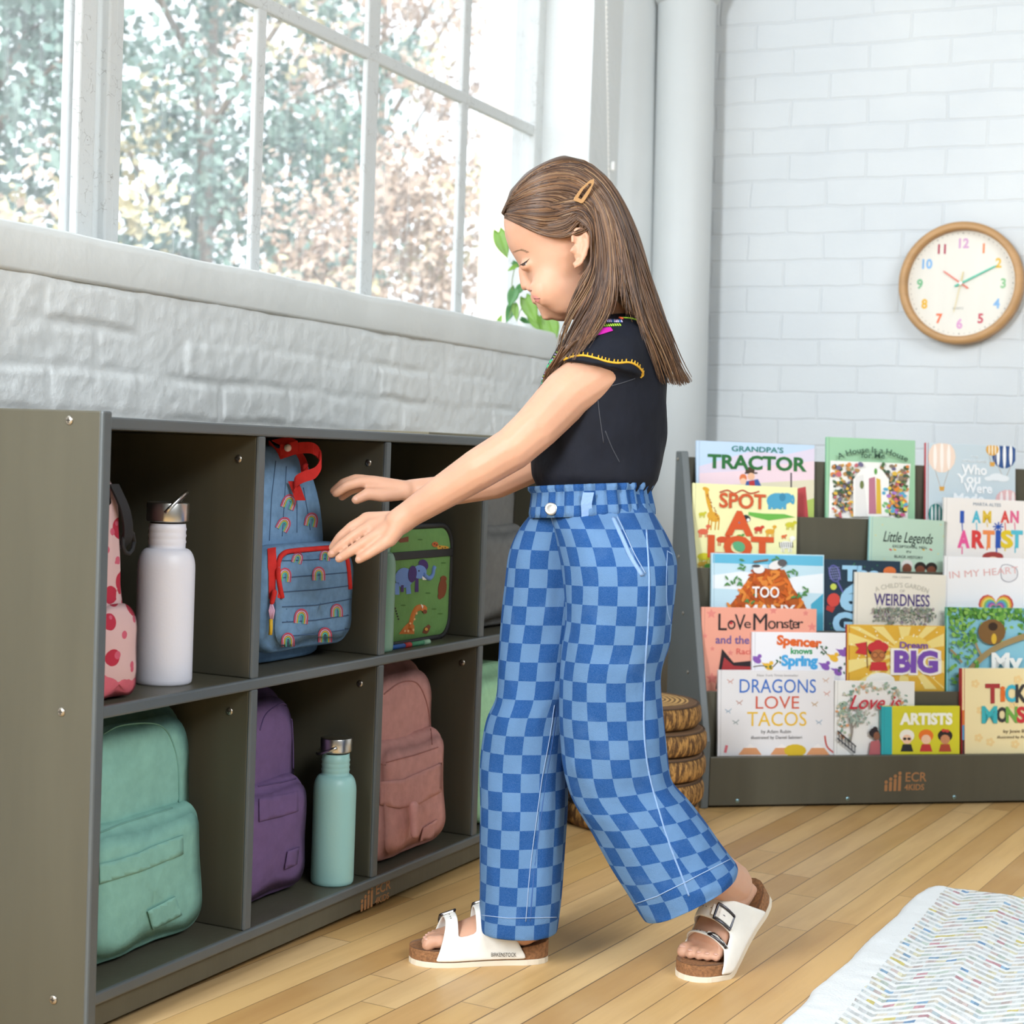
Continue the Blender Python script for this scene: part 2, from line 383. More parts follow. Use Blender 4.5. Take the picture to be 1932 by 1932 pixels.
mr = t.nodes.new('ShaderNodeMapRange'); mr.inputs[1].default_value = .35; mr.inputs[2].default_value = .75; mr.inputs[3].default_value = .14; mr.inputs[4].default_value = .30
L = t.links.new; L(tc.outputs['Object'], mp.inputs[0]); L(mp.outputs[0], nz.inputs[0]); L(nz.outputs[0], mr.inputs[0]); L(mr.outputs[0], m1.inputs[0])
L(tr.outputs[0], m1.inputs[1]); L(tl.outputs[0], m1.inputs[2]); L(m1.outputs[0], m2.inputs[1]); L(gl.outputs[0], m2.inputs[2]); L(m2.outputs[0], out.inputs[0])
win = bpy.data.objects.new('window_1', None); COL.objects.link(win); struct(win)
XG = -.189; ZT = 3.2; ZB = 1.06
vb = [(2.924, 2.960), (3.379, 3.436), (3.868, 3.911)]
f = MB()
f.box((-.25, 4.322, ZB), (-.175, 4.40, ZT), WINM); f.box((-.25, W0-.1, ZB), (-.175, W0+.06, ZT), WINM); f.box((-.25, W0-.1, 3.14), (-.175, 4.4, ZT+.02), WINM); f.box((-.25, W0-.1, ZB), (-.205, 4.4, ZB+.03), WINM)
f.build('window_frame', None, win, .004)
f = MB(); f.box((-.182, 2.353, ZB), (-.165, 2.398, ZT), WINM); f.box((-.225, 2.375, ZB), (-.205, 2.50, ZT), WINM); f.box((-.21, 2.448, ZB), (-.178, 2.472, ZT), WINM); f.box((-.21, 2.47, ZB), (-.188, 2.502, ZT), WINM)
f.build('mullion', None, win, .004)
for a, b in vb+[(1.40, 1.44), (1.86, 1.9)]:
    MB().box((-.194, a, ZB), (-.18, b, ZT), WINM).build('muntin', None, win, .005)
for z0 in (1.68, 2.32):
    for a, b in ((W0, 2.36), (2.5, 4.33)):
        MB().box((-.196, a, z0), (-.178, b, z0+.03), WINM).build('muntin', None, win, .005)
cuts = [W0+.05, 1.42, 1.88, 2.37]; cuts2 = [2.49, 2.942, 3.407, 3.89, 4.33]
for cs in (cuts, cuts2):
    for a, b in zip(cs, cs[1:]):
        for z0, z1 in ((ZB+.01, 1.696), (1.696, 2.336), (2.336, 3.15)):
            MB().add([(XG, a, z0), (XG, b, z0), (XG, b, z1), (XG, a, z1)], [(0, 1, 2, 3)], gm).build('pane', None, win)

# corner: round pier, drain pipe, blind cord
PIPE = mat('pipe_paint', '#ced2d2', .5, var=(2.5, .03), bump=(18, .08))
Pt = at_plane(1188, 100, [0, 4.6, 0], [0, 1, 0]); Pb = at_plane(1180, 700, [0, 4.6, 0], [0, 1, 0])
def along(Pt, Pb, z): t = (z-Pb[2])/(Pt[2]-Pb[2]); return Pb+(Pt-Pb)*t
struct(MB().tube([along(Pt, Pb, 0), along(Pt, Pb, 1.2), along(Pt, Pb, ZC)], .082, 48, PIPE).build('column'))
Pt = at_plane(1296, 20, [0, 4.63, 0], [0, 1, 0]); Pb = at_plane(1277, 830, [0, 4.63, 0], [0, 1, 0])
g = thing('drain_pipe', 'white painted vertical pipe in the corner beside the clock wall', 'pipe', Matrix.Translation(along(Pt, Pb, 0)))
og = along(Pt, Pb, 0); zf = Pt[2]+.015
MB().tube([along(Pt, Pb, 0)-og, along(Pt, Pb, 1.2)-og, along(Pt, Pb, ZC)-og], .0845, 48, PIPE).build('pipe_shaft', None, g)
MB().tube([along(Pt, Pb, zf)-og, along(Pt, Pb, zf+.012)-og, along(Pt, Pb, zf+.03)-og, along(Pt, Pb, zf+.11)-og, along(Pt, Pb, zf+.12)-og], [.085, .094, .102, .102, .09], 48, PIPE).build('pipe_collar', None, g)
CORD = mat('cord_white', '#f2f2ee', .4)
ct = at_plane(1152, 0, [.06, 0, 0], [1, 0, 0]); cb = at_plane(1156, 330, [.06, 0, 0], [1, 0, 0])
g = thing('blind_cord', 'thin white beaded blind cord hanging above the child beside the window', 'cord', Matrix.Translation((cb[0], cb[1], 1.35)))
m = MB()
for i in range(170): z = i*.0125; m.ell((0, (ct-cb)[1]*(z/ (ct-cb)[2]), z), (.0028, .0028, .0052), None, 6, 4, CORD)
m.build('beads', None, g); MB().tube([(0, 0, 0), (0, (ct-cb)[1]*5, 2.15)], .0012, 6, CORD).build('string', None, g)
m = MB(); m.cone((0, 0, .23), (0, 0, .245), .006, .006, 8, CORD); m.build('connector', None, g)

# outside: pale neighbouring building, hedges and trees
PLASTER = mat('cream_stucco', '#efe3d3', .8, var=(1.5, .04), bump=(12, .15))
e0 = at_plane(908, 300, [-2.2, 0, 0], [1, 0, 0])
g = thing('building', 'pale cream building standing outside beyond the right panes of the window', 'building', Matrix.Translation((-3.4, e0[1], 0)))
MB().box((1.2, 0, -.5), (4.2, 3.2, 6.5), PLASTER).build('wall', None, g, .01)
MB().box((.9, -.25, 6.5), (4.4, 3.4, 6.7), PLASTER).build('roof', None, g, .01)
struct(MB().box((-30, -6, -.6), (-.28, 40, -.5), mat('garden_ground', '#8f8a70', .9, var=(1, .2))).build('ground'))
def leafmat(nm, cols):
    n = NT(nm, .6); c = n.ramp(n.white(n.comb(*[n.math('FLOOR', n.math('MULTIPLY', q, 7.)) for q in n.sep(n.tc.outputs['Object'])])), [(i/(len(cols)-1), x) for i, x in enumerate(cols)])
    n.col(c); n.put(n.b.inputs['Subsurface Weight'], .0); return n.mat
LF = [leafmat('green_leaves', ['#58766f', '#718f88', '#8da69e', '#4b6b68']), leafmat('tan_leaves', ['#bfa898', '#b09a8c', '#d0bfb0', '#a6928a']), leafmat('yellow_leaves', ['#cfc7a0', '#c4b894', '#b5b296'])]
BARK = mat('bark', '#7d7064', .9)
def tree(label, x, y, h, rad, blobs, leaf, cat='tree', nm='tree'):
    g = thing(nm, label, cat, Matrix.Translation((x, y, -.5)), 'trees outside the window')
    rr = random.Random(int(x*100+y*10)); m = MB(); m.tube([(0, 0, 0), (.05, 0, h*.4), (0, .1, h*.8)], [.09, .07, .03], 8, BARK)
    for i in range(7): a = rr.uniform(0, 6.28); m.tube([(0, 0, h*(.25+.07*i)), (rad*.5*math.cos(a), rad*.5*math.sin(a), h*(.45+.07*i)), (rad*.9*math.cos(a), rad*.9*math.sin(a), h*(.5+.07*i))], [.035, .022, .008], 6, BARK)
    m.build('trunk', None, g)
    m = MB(); V = []; F = []; MI = []
    for b in range(blobs):
        a = rr.uniform(0, 6.28); q = rad*math.sqrt(rr.random()); bz = h*rr.uniform(.12, 1.0); cx, cy = q*math.cos(a), q*math.sin(a); br = rr.uniform(.22, .45)
        k = leaf if rr.random() < .8 else rr.choice([0, 1, 2])
        for i in range(95):
            d = Vector((rr.gauss(0, 1), rr.gauss(0, 1), rr.gauss(0, 1))).normalized()*br*rr.uniform(.4, 1); p = Vector((cx, cy, bz))+d
            s = rr.uniform(.03, .06)*(.7 if nm != 'tree' else 1); ax = Vector((rr.gauss(0, 1), rr.gauss(0, 1), rr.gauss(0, 1))).normalized(); bx = ax.orthogonal().normalized()
            o = len(V); V += [p-ax*s, p+bx*s*.6, p+ax*s, p-bx*s*.6]; F.append((o, o+1, o+2, o+3)); MI.append(k)
    me = bpy.data.meshes.new('crown'); me.from_pydata([tuple(v) for v in V], [], F)
    for q in LF: me.materials.append(q)
    me.polygons.foreach_set('material_index', MI); o = link('crown', me, g)
tree('tan leaved tree seen through the left window pane beside the frame', -4.4, 4.2, 5.2, .95, 75, 1)
tree('green tree with tan sprays seen through the second window pane', -5.6, 7.6, 5.6, 1.1, 120, 0)
tree('broad green tree seen through the middle panes of the window', -6.2, 11.2, 6.2, 1.5, 170, 0)
tree('brown leaved shrub low behind the pane left of the pale building', -3.4, 8.9, 3.0, .7, 75, 1, 'shrub', 'shrub')
tree('yellowish green low bush above the sill behind the second pane', -3.6, 6.0, 2.3, .55, 45, 2, 'bush', 'bush')
tree('tall tan tree behind the upper panes right of the green trees', -7.0, 15.4, 7.5, 1.7, 140, 1)

# ---------------------------------------------------------------- cubby cabinet along the window wall
CO = np.array([.41792, 1.71872, 0]); CA = np.array([.0210136, .9997792, 0]); CN = np.array([CA[1], -CA[0], 0])
CABM = frame(CO, CA, -CN, (0, 0, 1))
def cab(px, py, b): p = at_plane(px, py, CO-CN*b, CN)-CO; return (p@CA, b, p[2])          # on a plane b behind the front
def cabx(px, py, a): p = at_plane(px, py, CO+CA*a, CA)-CO; return (a, -(p@CN), p[2])      # on a plane across the cabinet
def wbuild(mb, name, root, **k):
    bpy.context.view_layer.update(); I = root.matrix_world.inverted(); mb.v = [tuple(I @ Vector(p)) for p in mb.v]; return mb.build(name, None, root, **k)
def lbuild(mb, name, root, **k): return mb.build(name, None, root, **k)
WOODG = mat('olive_stained_ply', '#524f42', .42, var=(3, .07, (7, 7, .7)), bump=(9, .04, (9, 9, .8)), spec=.4)
EDGEG = mat('slate_edge_band', '#53595b', .38, var=(8, .06), spec=.5)
STEEL = mat('steel', '#c9c7c2', .28, 1); SCREWM = mat('screw_steel', '#b9b2a6', .35, 1); DARKM = mat('dark_slot', '#2c2824', .7)
COPPER = mat('burnt_logo', '#a8764a', .7)
root = thing('cubby_cabinet', 'olive grey open cubby cabinet with two rows under the window', 'cabinet', CABM)
D, WT, T = .36, 1.473, .018
def panel(name, lo, hi, front=True):
    m = MB(); m.box(lo, hi, WOODG); o = m.build(name, None, root, .0025)
    if front:   # painted front edge
        e = MB(); e.box((lo[0]-.0003, lo[1]-.004, lo[2]-.0003), (hi[0]+.0003, lo[1]+.003, hi[2]+.0003), EDGEG); e.build('edge_band', None, o, .003)
    return o
panel('side_panel', (-.010, .004, 0), (.008, D, .817)); panel('side_panel', (WT-.008, .004, 0), (WT+.010, D, .817))
panel('top_panel', (.008, .008, .794), (WT-.008, D, .81)); panel('shelf', (.008, .008, .421), (WT-.008, D-.008, .437))
panel('bottom_panel', (.008, .008, .047), (WT-.008, D-.008, .063)); MB().box((.008, .016, .012), (WT-.008, .032, .047), WOODG).build('kick_board', None, root, .001)
MB().box((.008, D-.008, .02), (WT-.008, D, .81), mat('shade_dark_back', '#2b2823', .6)).build('back_panel', None, root)  # back darker than the other panels: deep cubby shade put into its colour
for a in (.345, .714, 1.082):
    panel('divider', (a, .010, .437), (a+T, D-.008, .794)); panel('divider', (a, .010, .063), (a+T, D-.008, .421))
def screw(p, ax, r=.0052):
    m = MB(); m.lathe([(r, 0), (r*.95, .0012), (r*.6, .0022), (.0001, .0024)], 16, material=SCREWM)
    for s in ((r*.55, r*.12), (r*.12, r*.55)): m.box((-s[0], -s[1], .0018), (s[0], s[1], .0026), DARKM)
    q = Vector(ax).to_track_quat('Z', 'Y').to_matrix(); m.v = [tuple(Vector(p)+q @ Vector(v)) for v in m.v]; m.build('screw', None, root)
for px, py in ((131, 793), (116, 1343), (101, 1886)): screw(cabx(px, py, -.0101), (-1, 0, 0), .0062)
for px, py, a in ((450, 866, .345), (433, 1342, .345), (695, 873, .714), (679, 1290, .714), (872, 1250, 1.082)): screw(cabx(px, py, a-.0001), (-1, 0, 0), .0062)
def logo(parent, x, z, y, s, sx=1):
    m = MB()
    for i in range(4):
        X = x+i*s*.27*sx; h = s*(.34+.16*i); n = 14
        m.prism([(X-s*.085*sx, z), (X+s*.085*sx, z), (X+s*.085*sx, z+h), (X+s*.04*sx, z+h+s*.03), (X-s*.04*sx, z+h+s*.03), (X-s*.085*sx, z+h)], y, y-.0003, (0, 2, 1), COPPER)
        m.prism([(X+s*.1*sx*math.cos(2*PI*k/n), z+h+s*.16+s*.1*math.sin(2*PI*k/n)) for k in range(n)], y, y-.0003, (0, 2, 1), COPPER)
    m.build('logo', None, parent)
    text('logo', 'ECR', s*.72, COPPER, parent, (x+s*1.12*sx, y, z+s*.52), 'LEFT', sx=sx, bold=.0003)
    text('logo', '4KIDS', s*.46, COPPER, parent, (x+s*1.12*sx, y, z+s*.04), 'LEFT', sx=sx, bold=.0003)
logo(root, .70, .009, .0158, .034, 1.15)
g = thing('board', 'thin olive board lying on the cubby cabinet top behind the forearm', 'board', CABM @ Matrix.Translation((cab(809, 820, .12)[0], .12, .81)))
MB().box((0, 0, 0), (.46, .2, .0075), mat('olive_board', '#7d7660', .5)).build('board_panel', None, g, .002)

# ---------------------------------------------------------------- bags
def outline(w, h, rt, rb, n=12, top=1.0):
    P = []
    for cx, cz, r, a0, s in ((w/2-rb, rb, rb, -PI/2, 1), (w/2*top-rt, h-rt, rt, 0, 1), (-(w/2*top-rt), h-rt, rt, PI/2, 1), (-(w/2-rb), rb, rb, PI, 1)):
        for i in range(n): a = a0+PI/2*i/(n-1); P.append((cx+r*math.cos(a), cz+r*math.sin(a)))
    return dense(P, .012)
def pillow(mb, w, h, d, rt, rb, material, y0=0, z0=0, x0=0, top=1.0, soft=.03, lean=0, wr=.004, seed=0, steps=9, backtaper=1):
    """a stuffed shape with an arched outline, rounded towards front and back; y grows to the back"""
    O = outline(w, h, rt, rb, top=top); cx, cz = 0, h*.45; rings = []
    prof = []
    for i in range(steps+1):
        t = i/steps; y = t*d
        e = min(y, d-y); s = soft
        k = 1 if e >= s else math.sqrt(max(0, 1-((s-e)/s)**2)); ins = s*(1-k)*1.0
        prof.append((y, ins))
    ins0 = [soft*3.2, soft*1.8]
    def ring(y, ins):
        r = []
        for x, z in O:
            L = math.hypot(x-cx, z-cz) or 1; q = max(0, 1-ins/L)
            X, Z = cx+(x-cx)*q, cz+(z-cz)*q
            nn = mnoise.noise(Vector((X*11, Z*11+seed, y*9)))*wr + mnoise.noise(Vector((X*26+seed, Z*9, y*20)))*wr*.5
            r.append((x0+X*(1+nn*4), y0+y+nn*1.2+lean*Z, z0+max(Z, .0)))
        return r
    rings = [ring(-soft*.55, w*.45), ring(-soft*.5, w*.3), ring(-soft*.36, w*.17), ring(-soft*.17, w*.07)]+[ring(y, i) for y, i in prof]+[ring(d+.004, w*.2), ring(d+.006, w*.44)]
    mb.loft(rings, True, True, True, material); return mb
def ribbon(mb, path, wv, th=.0012, material=None):
    P = [Vector(p) for p in path]; rings = []
    for i, p in enumerate(P):
        t = (P[min(i+1, len(P)-1)]-P[max(i-1, 0)]).normalized(); w_ = Vector(wv[i] if isinstance(wv[0], (tuple, list, Vector)) else wv); nn = t.cross(w_).normalized()*th
        rings.append([p-w_+nn, p+w_+nn, p+w_-nn, p-w_-nn])
    mb.loft(rings, True, True, True, material, False); return mb
def smoothpath(P, k=6):
    out = []; P = [np.array(p, float) for p in P]; n = len(P)
    for i in range(n-1):
        a, b, c, d = P[max(i-1, 0)], P[i], P[i+1], P[min(i+2, n-1)]
        for j in range(k):
            t = j/k; out.append(tuple(.5*((2*b)+(-a+c)*t+(2*a-5*b+4*c-d)*t*t+(-a+3*b-3*c+d)*t**3)))
    out.append(tuple(P[-1])); return out
def backpack(name, label, col, a, b, z, w, h, d, ph, rt, seed, yaw=0, zipc=None, fl=None, pt=None, se=None, top=.98, lean=.03):
    c1 = cloth(name+'_canvas_'+col, col); dk = cloth('seam_'+col, zipc or col)
    g = thing('backpack', label, 'backpack', CABM @ Matrix.Translation((a, b, z)) @ Matrix.Rotation(yaw, 4, 'Z'))
    m = MB(); pillow(m, w, h, d, rt, .045, c1, soft=.03, lean=lean, seed=seed, wr=.006, top=top); body = lbuild(m, 'body', g)
    m = MB(); pillow(m, w*.9, ph, .05, .03, .04, c1, y0=-.032, z0=.004, soft=.022, lean=lean, seed=seed+9, wr=.005, top=.97); pk = lbuild(m, 'front_pocket', g)
    O = outline(w*.985, h*.985, rt, .04, top=top); O = [(x, q) for x, q in O if q > h*.42]; O.sort(key=lambda p: math.atan2(p[1]-h*.42, p[0]))
    m = MB(); m.tube([(x, .03+lean*q, q+.001) for x, q in O], .0042, 6, dk); lbuild(m, 'zipper', g)
    m = MB(); hz = h+.004; m.tube(smoothpath([(-.045, d*.85, hz-.02), (-.03, d*.86, hz), (0, d*.87, hz+.008), (.03, d*.86, hz), (.045, d*.85, hz-.02)]), .006, 8, c1); lbuild(m, 'carry_handle', g)
    bpy.context.view_layer.update(); B = bvh_objs(body, pk)
    if fl: m = MB(); decal(m, B, fl, c1, 8, .0022); wbuild(m, 'pocket_flap', pk, solid=.0015)
    if pt: m = MB(); decal(m, B, pt, c1, 7, .003); wbuild(m, 'label_patch', pk, solid=.0016)
    if se:
        m = MB()
        for L in se: stroke(m, B, L, .0013, dk, 6, .0004)
        wbuild(m, 'seam', pk)
    for s in (-1, 1):
        m = MB(); ribbon(m, smoothpath([(s*w*.25, d+.0, h*.9), (s*w*.27, d+.012, h*.6), (s*w*.3, d+.01, h*.25), (s*w*.34, d+.0, .04)], 4), (.02, 0, 0), .003, c1); lbuild(m, 'shoulder_strap', g)
    return g, c1, dk
gm_, c1, dk = backpack('mint', 'mint green backpack in the bottom cubby nearest the cabinet end', '#7faea1', .187, .092, .063, .306, .345, .18, .19, .085, 3, zipc='#6f9c92',
    fl=[(186, 1630), (222, 1622), (258, 1610), (282, 1598), (343, 1575), (343, 1611), (268, 1642), (186, 1667)], pt=[(275, 1718), (327, 1691), (340, 1725), (285, 1753)], se=[[(188, 1571), (237, 1552), (325, 1525)], smoothpath([(196, 1384), (226, 1369), (280, 1364), (310, 1374), (328, 1408), (336, 1452), (338, 1515)])])
gp_, c1p, dkp = backpack('purple', 'purple backpack in the lower cubby behind the teal bottle', '#675075', .498, .098, .063, .25, .335, .16, .185, .085, 11, zipc='#57456a',
    fl=[(487, 1507), (530, 1500), (560, 1492), (560, 1530), (530, 1540), (487, 1550)], pt=[(540, 1606), (561, 1598), (557, 1630), (534, 1639)], se=[[(487, 1484), (530, 1476), (558, 1469)], smoothpath([(490, 1378), (500, 1350), (518, 1334), (536, 1328), (548, 1345), (552, 1390), (553, 1450)])])
gk_, c1k, dkk = backpack('pink', 'dusty pink backpack in the bottom cubby under the lunch box', '#c69089', .895, .062, .063, .285, .342, .17, .21, .075, 23, zipc='#a8736d',
    fl=[(715, 1475), (760, 1470), (840, 1435), (838, 1490), (786, 1518), (752, 1525), (715, 1518)], pt=[(796, 1562), (822, 1545), (815, 1579), (789, 1587)], se=[[(722, 1440), (780, 1425), (826, 1410)], smoothpath([(724, 1310), (755, 1288), (785, 1288), (803, 1320), (812, 1370), (815, 1405)])], top=.9)
m = MB(); m.cone((-.052, -.060, .10), (-.046, -.061, .05), .0085, .0075, 10, c1k); lbuild(m, 'zipper_pull', gk_)
m = MB(); m.box((-.06, .02, .318), (.03, .05, .325), c1k); lbuild(m, 'top_loop', gk_, bevel=.002)
gg, cg, dg_ = backpack('grey', 'grey backpack in the upper cubby just behind the checked trousers', '#6a6a68', 1.26, .085, .437, .29, .34, .17, .2, .07, 31, zipc='#5a5a5a')
gl, cl_, dl_ = backpack('green', 'pale green bag in the lower cubby mostly hidden behind the checked trousers', '#9cc79f', 1.262, .05, .063, .275, .30, .17, .18, .08, 37)

# floral backpack, mostly behind the end panel
n = NT('floral_print_canvas', .8, .2); vz = n.nt.nodes.new('ShaderNodeTexVoronoi'); vz.inputs['Scale'].default_value = 26; n.nt.links.new(n.tc.outputs['Object'], vz.inputs[0])
vx = n.nt.nodes.new('ShaderNodeTexVoronoi'); vx.inputs['Scale'].default_value = 44; n.nt.links.new(n.tc.outputs['Object'], vx.inputs[0])
c = n.mix(n.math('LESS_THAN', vz.outputs['Distance'], .40), '#c3a3a2', '#a52c3f'); c = n.mix(n.math('LESS_THAN', vx.outputs['Distance'], .24), c, '#b85468')  # print colours lowered to stand in for shade behind the end panel
c = n.mix(n.math('LESS_THAN', vz.outputs['Distance'], .09), c, '#2c2430'); n.col(c); FLORAL = n.mat
PINKT = cloth('coral_trim', '#b85a66'); BLACKW = mat('black_webbing', '#17171a', .7)
g = thing('backpack', 'pink and red flower print backpack standing beside the white bottle', 'backpack', CABM @ Matrix.Translation((.060, .05, .437)))
m = MB(); pillow(m, .1, .305, .24, .035, .04, FLORAL, soft=.035, seed=5, lean=.05, top=.55, wr=.005); lbuild(m, 'body', g)
m = MB(); pillow(m, .098, .135, .07, .04, .035, FLORAL, y0=-.018, soft=.024, seed=8); pk = lbuild(m, 'front_pocket', g)
m = MB(); pillow(m, .1, .05, .076, .022, .02, PINKT, y0=-.02, soft=.02, seed=9, wr=.002); lbuild(m, 'base_trim', g)
m = MB(); ribbon(m, smoothpath([(.005, -.008, .285), (.018, -.018, .25), (.032, -.012, .215), (.03, .0, .2)]), (.009, 0, 0), .0016, BLACKW); m.tube([(.036+.012*math.cos(t*.7), -.01, .208+.016*math.sin(t*.7)) for t in range(10)], .003, 6, BLACKW); lbuild(m, 'strap_buckle', g)
m = MB(); m.tube([(.034, -.002+.05*q, q) for q in np.linspace(.02, .28, 12)], .0025, 6, PINKT); lbuild(m, 'piping', g)

# bottles
def bottle(label, col, a, b, z, r, h, loop_ang, loop_up, name):
    g = thing('water_bottle', label, 'bottle', CABM @ Matrix.Translation((a, b, z)))
    c = mat(name, col, .38, spec=.5, bump=(220, .03)); hb = h*.80; s = r/.04
    prof = [(r*.93, 0), (r*.985, .003), (r, .008)]+[(r*(1-.0), hb*t) for t in (.25, .5, .78)]
    for i in range(1, 9): t = i/8; prof.append((r*(.64+.36*math.cos(t*PI/2)**.9), hb*.78+hb*.14*math.sin(t*PI/2)))
    zn = prof[-1][1]
    for k in range(3): prof += [(r*.64, zn+.006*s+.009*s*k), (r*.665, zn+.009*s+.009*s*k), (r*.64, zn+.012*s+.009*s*k)]
    prof += [(r*.63, h-.034*s), (r*.55, h-.033*s)]
    MB().lathe(prof, 48, material=c).build('body', None, g)
    z0 = h-.035*s; MB().lathe([(r*.6, z0), (r*.6, z0+.004)], 40, material=mat('rubber', '#1d1d1f', .7)).build('gasket', None, g)
    MB().lathe([(r*.70, z0+.004), (r*.735, z0+.0055), (r*.735, z0+.029*s), (r*.715, z0+.031*s), (.001, z0+.031*s)], 48, material=STEEL).build('cap', None, g, .0008)
    q = Matrix.Rotation(loop_ang, 3, 'Z'); zz = z0+.017*s; P = []
    for i in range(15): t = PI*i/14; P.append(q @ Vector((math.cos(t)*r*.78, math.sin(t)*r*.95*math.cos(loop_up), zz-z0*0+math.sin(t)*r*.95*math.sin(loop_up)-0)))
    MB().tube(P, .0028, 8, STEEL).build('carry_loop', None, g); return g
bottle('white steel bottle standing in the upper cubby nearest the cabinet end', '#dadae3', .232, .080, .437, .0405, .262, .53+PI, .85, 'white_enamel')
bottle('teal steel bottle standing in front of the purple backpack', '#9bcac5', .655, .048, .063, .0355, .245, .6, -.45, 'teal_enamel')
bottle('slim mint bottle half hidden by the divider left of the lunch box', '#7fa892', .772, .048, .437, .030, .23, .6, .3, 'mint_enamel')

# quilted denim backpack with rainbows
DEN = mat('quilted_chambray', '#6d8eae', .85, spec=.15, var=(70, .12), bump=(30, .3)); REDW = cloth('red_webbing', '#c5302c'); SEAM = mat('denim_seam', '#3f5876', .9)
g = thing('backpack', 'blue quilted backpack with rainbows and red straps in the upper cubby', 'backpack', CABM @ Matrix.Translation((.556, .09, .437)))
m = MB(); rings = []
for i, (z, wd, dp, yc) in enumerate([(0, .24, .12, .06), (.004, .275, .14, .065), (.03, .292, .15, .07), (.1, .288, .15, .07), (.17, .285, .14, .062), (.225, .268, .12, .055), (.27, .24, .1, .05), (.305, .195, .085, .048), (.325, .165, .07, .045), (.338, .14, .05, .045), (.345, .1, .03, .045)]):
    r = []
    for k in range(64):
        t = 2*PI*k/64; c_, s_ = math.cos(t), math.sin(t); e = .62; q = 1+.012*abs(math.sin(z*60))-.006+.012*math.sin(14*t)*(1 if .12 < z < .3 else .3)
        r.append((wd/2*math.copysign(abs(c_)**e, c_)*q, yc+dp/2*math.copysign(abs(s_)**e, s_)*q, z))
    rings.append(r)
m.loft(rings, True, True, True, DEN); body = m.build('body', None, g, sub=1)
m = MB(); pillow(m, .262, .168, .055, .05, .04, DEN, y0=-.047, z0=.022, x0=.008, soft=.022, seed=44, wr=.003); pk = m.build('front_pocket', None, g)
bpy.context.view_layer.update()
B = bvh_objs(body, pk)
RB = [flat('#bf4a60'), flat('#dba3b6'), flat('#cdb23c'), flat('#56b8a6')]
def rainbow(mb, bv, cx, cy, s, tilt, off=.0016):
    c_, s_ = math.cos(tilt), math.sin(tilt)
    for i, q in enumerate(RB):
        r1 = s*(1-.2*i)-(.4 if i else 0); r0 = s*(1-.2*(i+1))+.6; P = []
        arc = [(-r1, s*.75)]+[(r1*math.cos(t), -r1*1.0*math.sin(t)) for t in np.linspace(PI, 0, 12)]+[(r1, s*.75)]
        arc += [(r0, s*.75)]+[(r0*math.cos(t), -r0*math.sin(t)) for t in np.linspace(0, PI, 10)]+[(-r0, s*.75)]
        decal(mb, bv, [(cx+x*.82*c_-y*s_, cy+x*.82*s_+y*c_) for x, y in arc], q, 5, off)
for x, y, s, t in ((544, 948, 16, .35), (534, 990, 15, .5), (586, 982, 15, .2), (636, 1229, 12, .15)): mb_ = MB(); rainbow(mb_, B, x, y, s, t); wbuild(mb_, 'rainbow_print', g)
for x, y, s, t in ((560, 1054, 12, .3), (612, 1049, 12, .1), (536, 1086, 15, .1), (600, 1084, 15, 0), (567, 1164, 16, .1), (634, 1153, 14, 0), (542, 1208, 15, 0), (612, 1199, 16, 0)): mp_ = MB(); rainbow(mp_, B, x, y, s, t); wbuild(mp_, 'rainbow_print', pk)
mp_ = MB()
for L in ([(527, 1058), (590, 1056), (655, 1050)], [(530, 1090), (590, 1086), (658, 1080)], [(532, 1117), (595, 1113), (660, 1105)], [(532, 1145), (595, 1142), (663, 1130)], [(532, 1174), (595, 1170), (664, 1160)], [(540, 1200), (600, 1196), (664, 1186)]):
    stroke(mp_, B, L, .0009, SEAM, 6, .0004)
wbuild(mp_, 'quilting', pk)
m = MB()
for L in ([(520, 870), (512, 940), (508, 1020)], [(540, 880), (536, 950), (532, 1012)], [(558, 905), (560, 960), (560, 1005)], [(572, 920), (580, 965), (585, 1000)]): stroke(m, B, L, .0008, SEAM, 6, .0003)
wbuild(m, 'quilting', g)
m = MB(); stroke(m, B, smoothpath([(531, 1128), (524, 1090), (525, 1060), (533, 1046), (552, 1040), (630, 1034), (648, 1041), (655, 1065), (659, 1110)]), .0042, REDW, 6, .0012, 8)
decal(m, B, [(505, 1037), (520, 1034), (520, 1060), (529, 1128), (506, 1130)], REDW, 8, .002); wbuild(m, 'zipper', g)
P0 = np.array(on(B, 518, 1135, .006)[0]); dpt = (P0-CAM)@FW
def at(px, py, dd=0): return at_d(px, py, dpt+dd)
m = MB(); m.cone(at(517, 1118, -.01), at(513, 1136, -.01), .005, .004, 8, REDW); lb = flat('#d7a9c4')
for k in range(4): m.tube([at(512, 1138, -.01), at(508+k*3, 1152, -.012), at(511+k, 1168, -.012)], .0018, 5, lb)
m.tube([at(511, 1168, -.012), at(511, 1185, -.012), at(510, 1198, -.012)], .003, 6, flat('#cfa52c')); wbuild(m, 'zipper_pull', g)
P0 = np.array(on(B, 560, 900, .0)[0]); dpt = (P0-CAM)@FW; UV_ = Vector(U)*.009
m = MB(); ribbon(m, [at(*p) for p in smoothpath([(508, 842, -.02), (522, 856, -.03), (538, 853, -.035), (553, 848, -.03), (570, 845, -.03), (590, 846, -.03), (603, 858, -.02), (604, 876, -.03), (594, 892, -.035), (575, 899, -.04), (560, 907, -.04), (556, 916, -.038)], 5)], UV_, .0016, REDW)
ribbon(m, [at(*p) for p in smoothpath([(553, 908, -.034), (560, 925, -.032), (567, 944, -.03)], 4)], Vector(R)*.008, .0014, REDW)
ribbon(m, [at(*p) for p in smoothpath([(560, 850, 0), (570, 865, 0), (574, 880, 0), (575, 892, 0)], 4)], Vector(R)*.006, .0014, REDW)
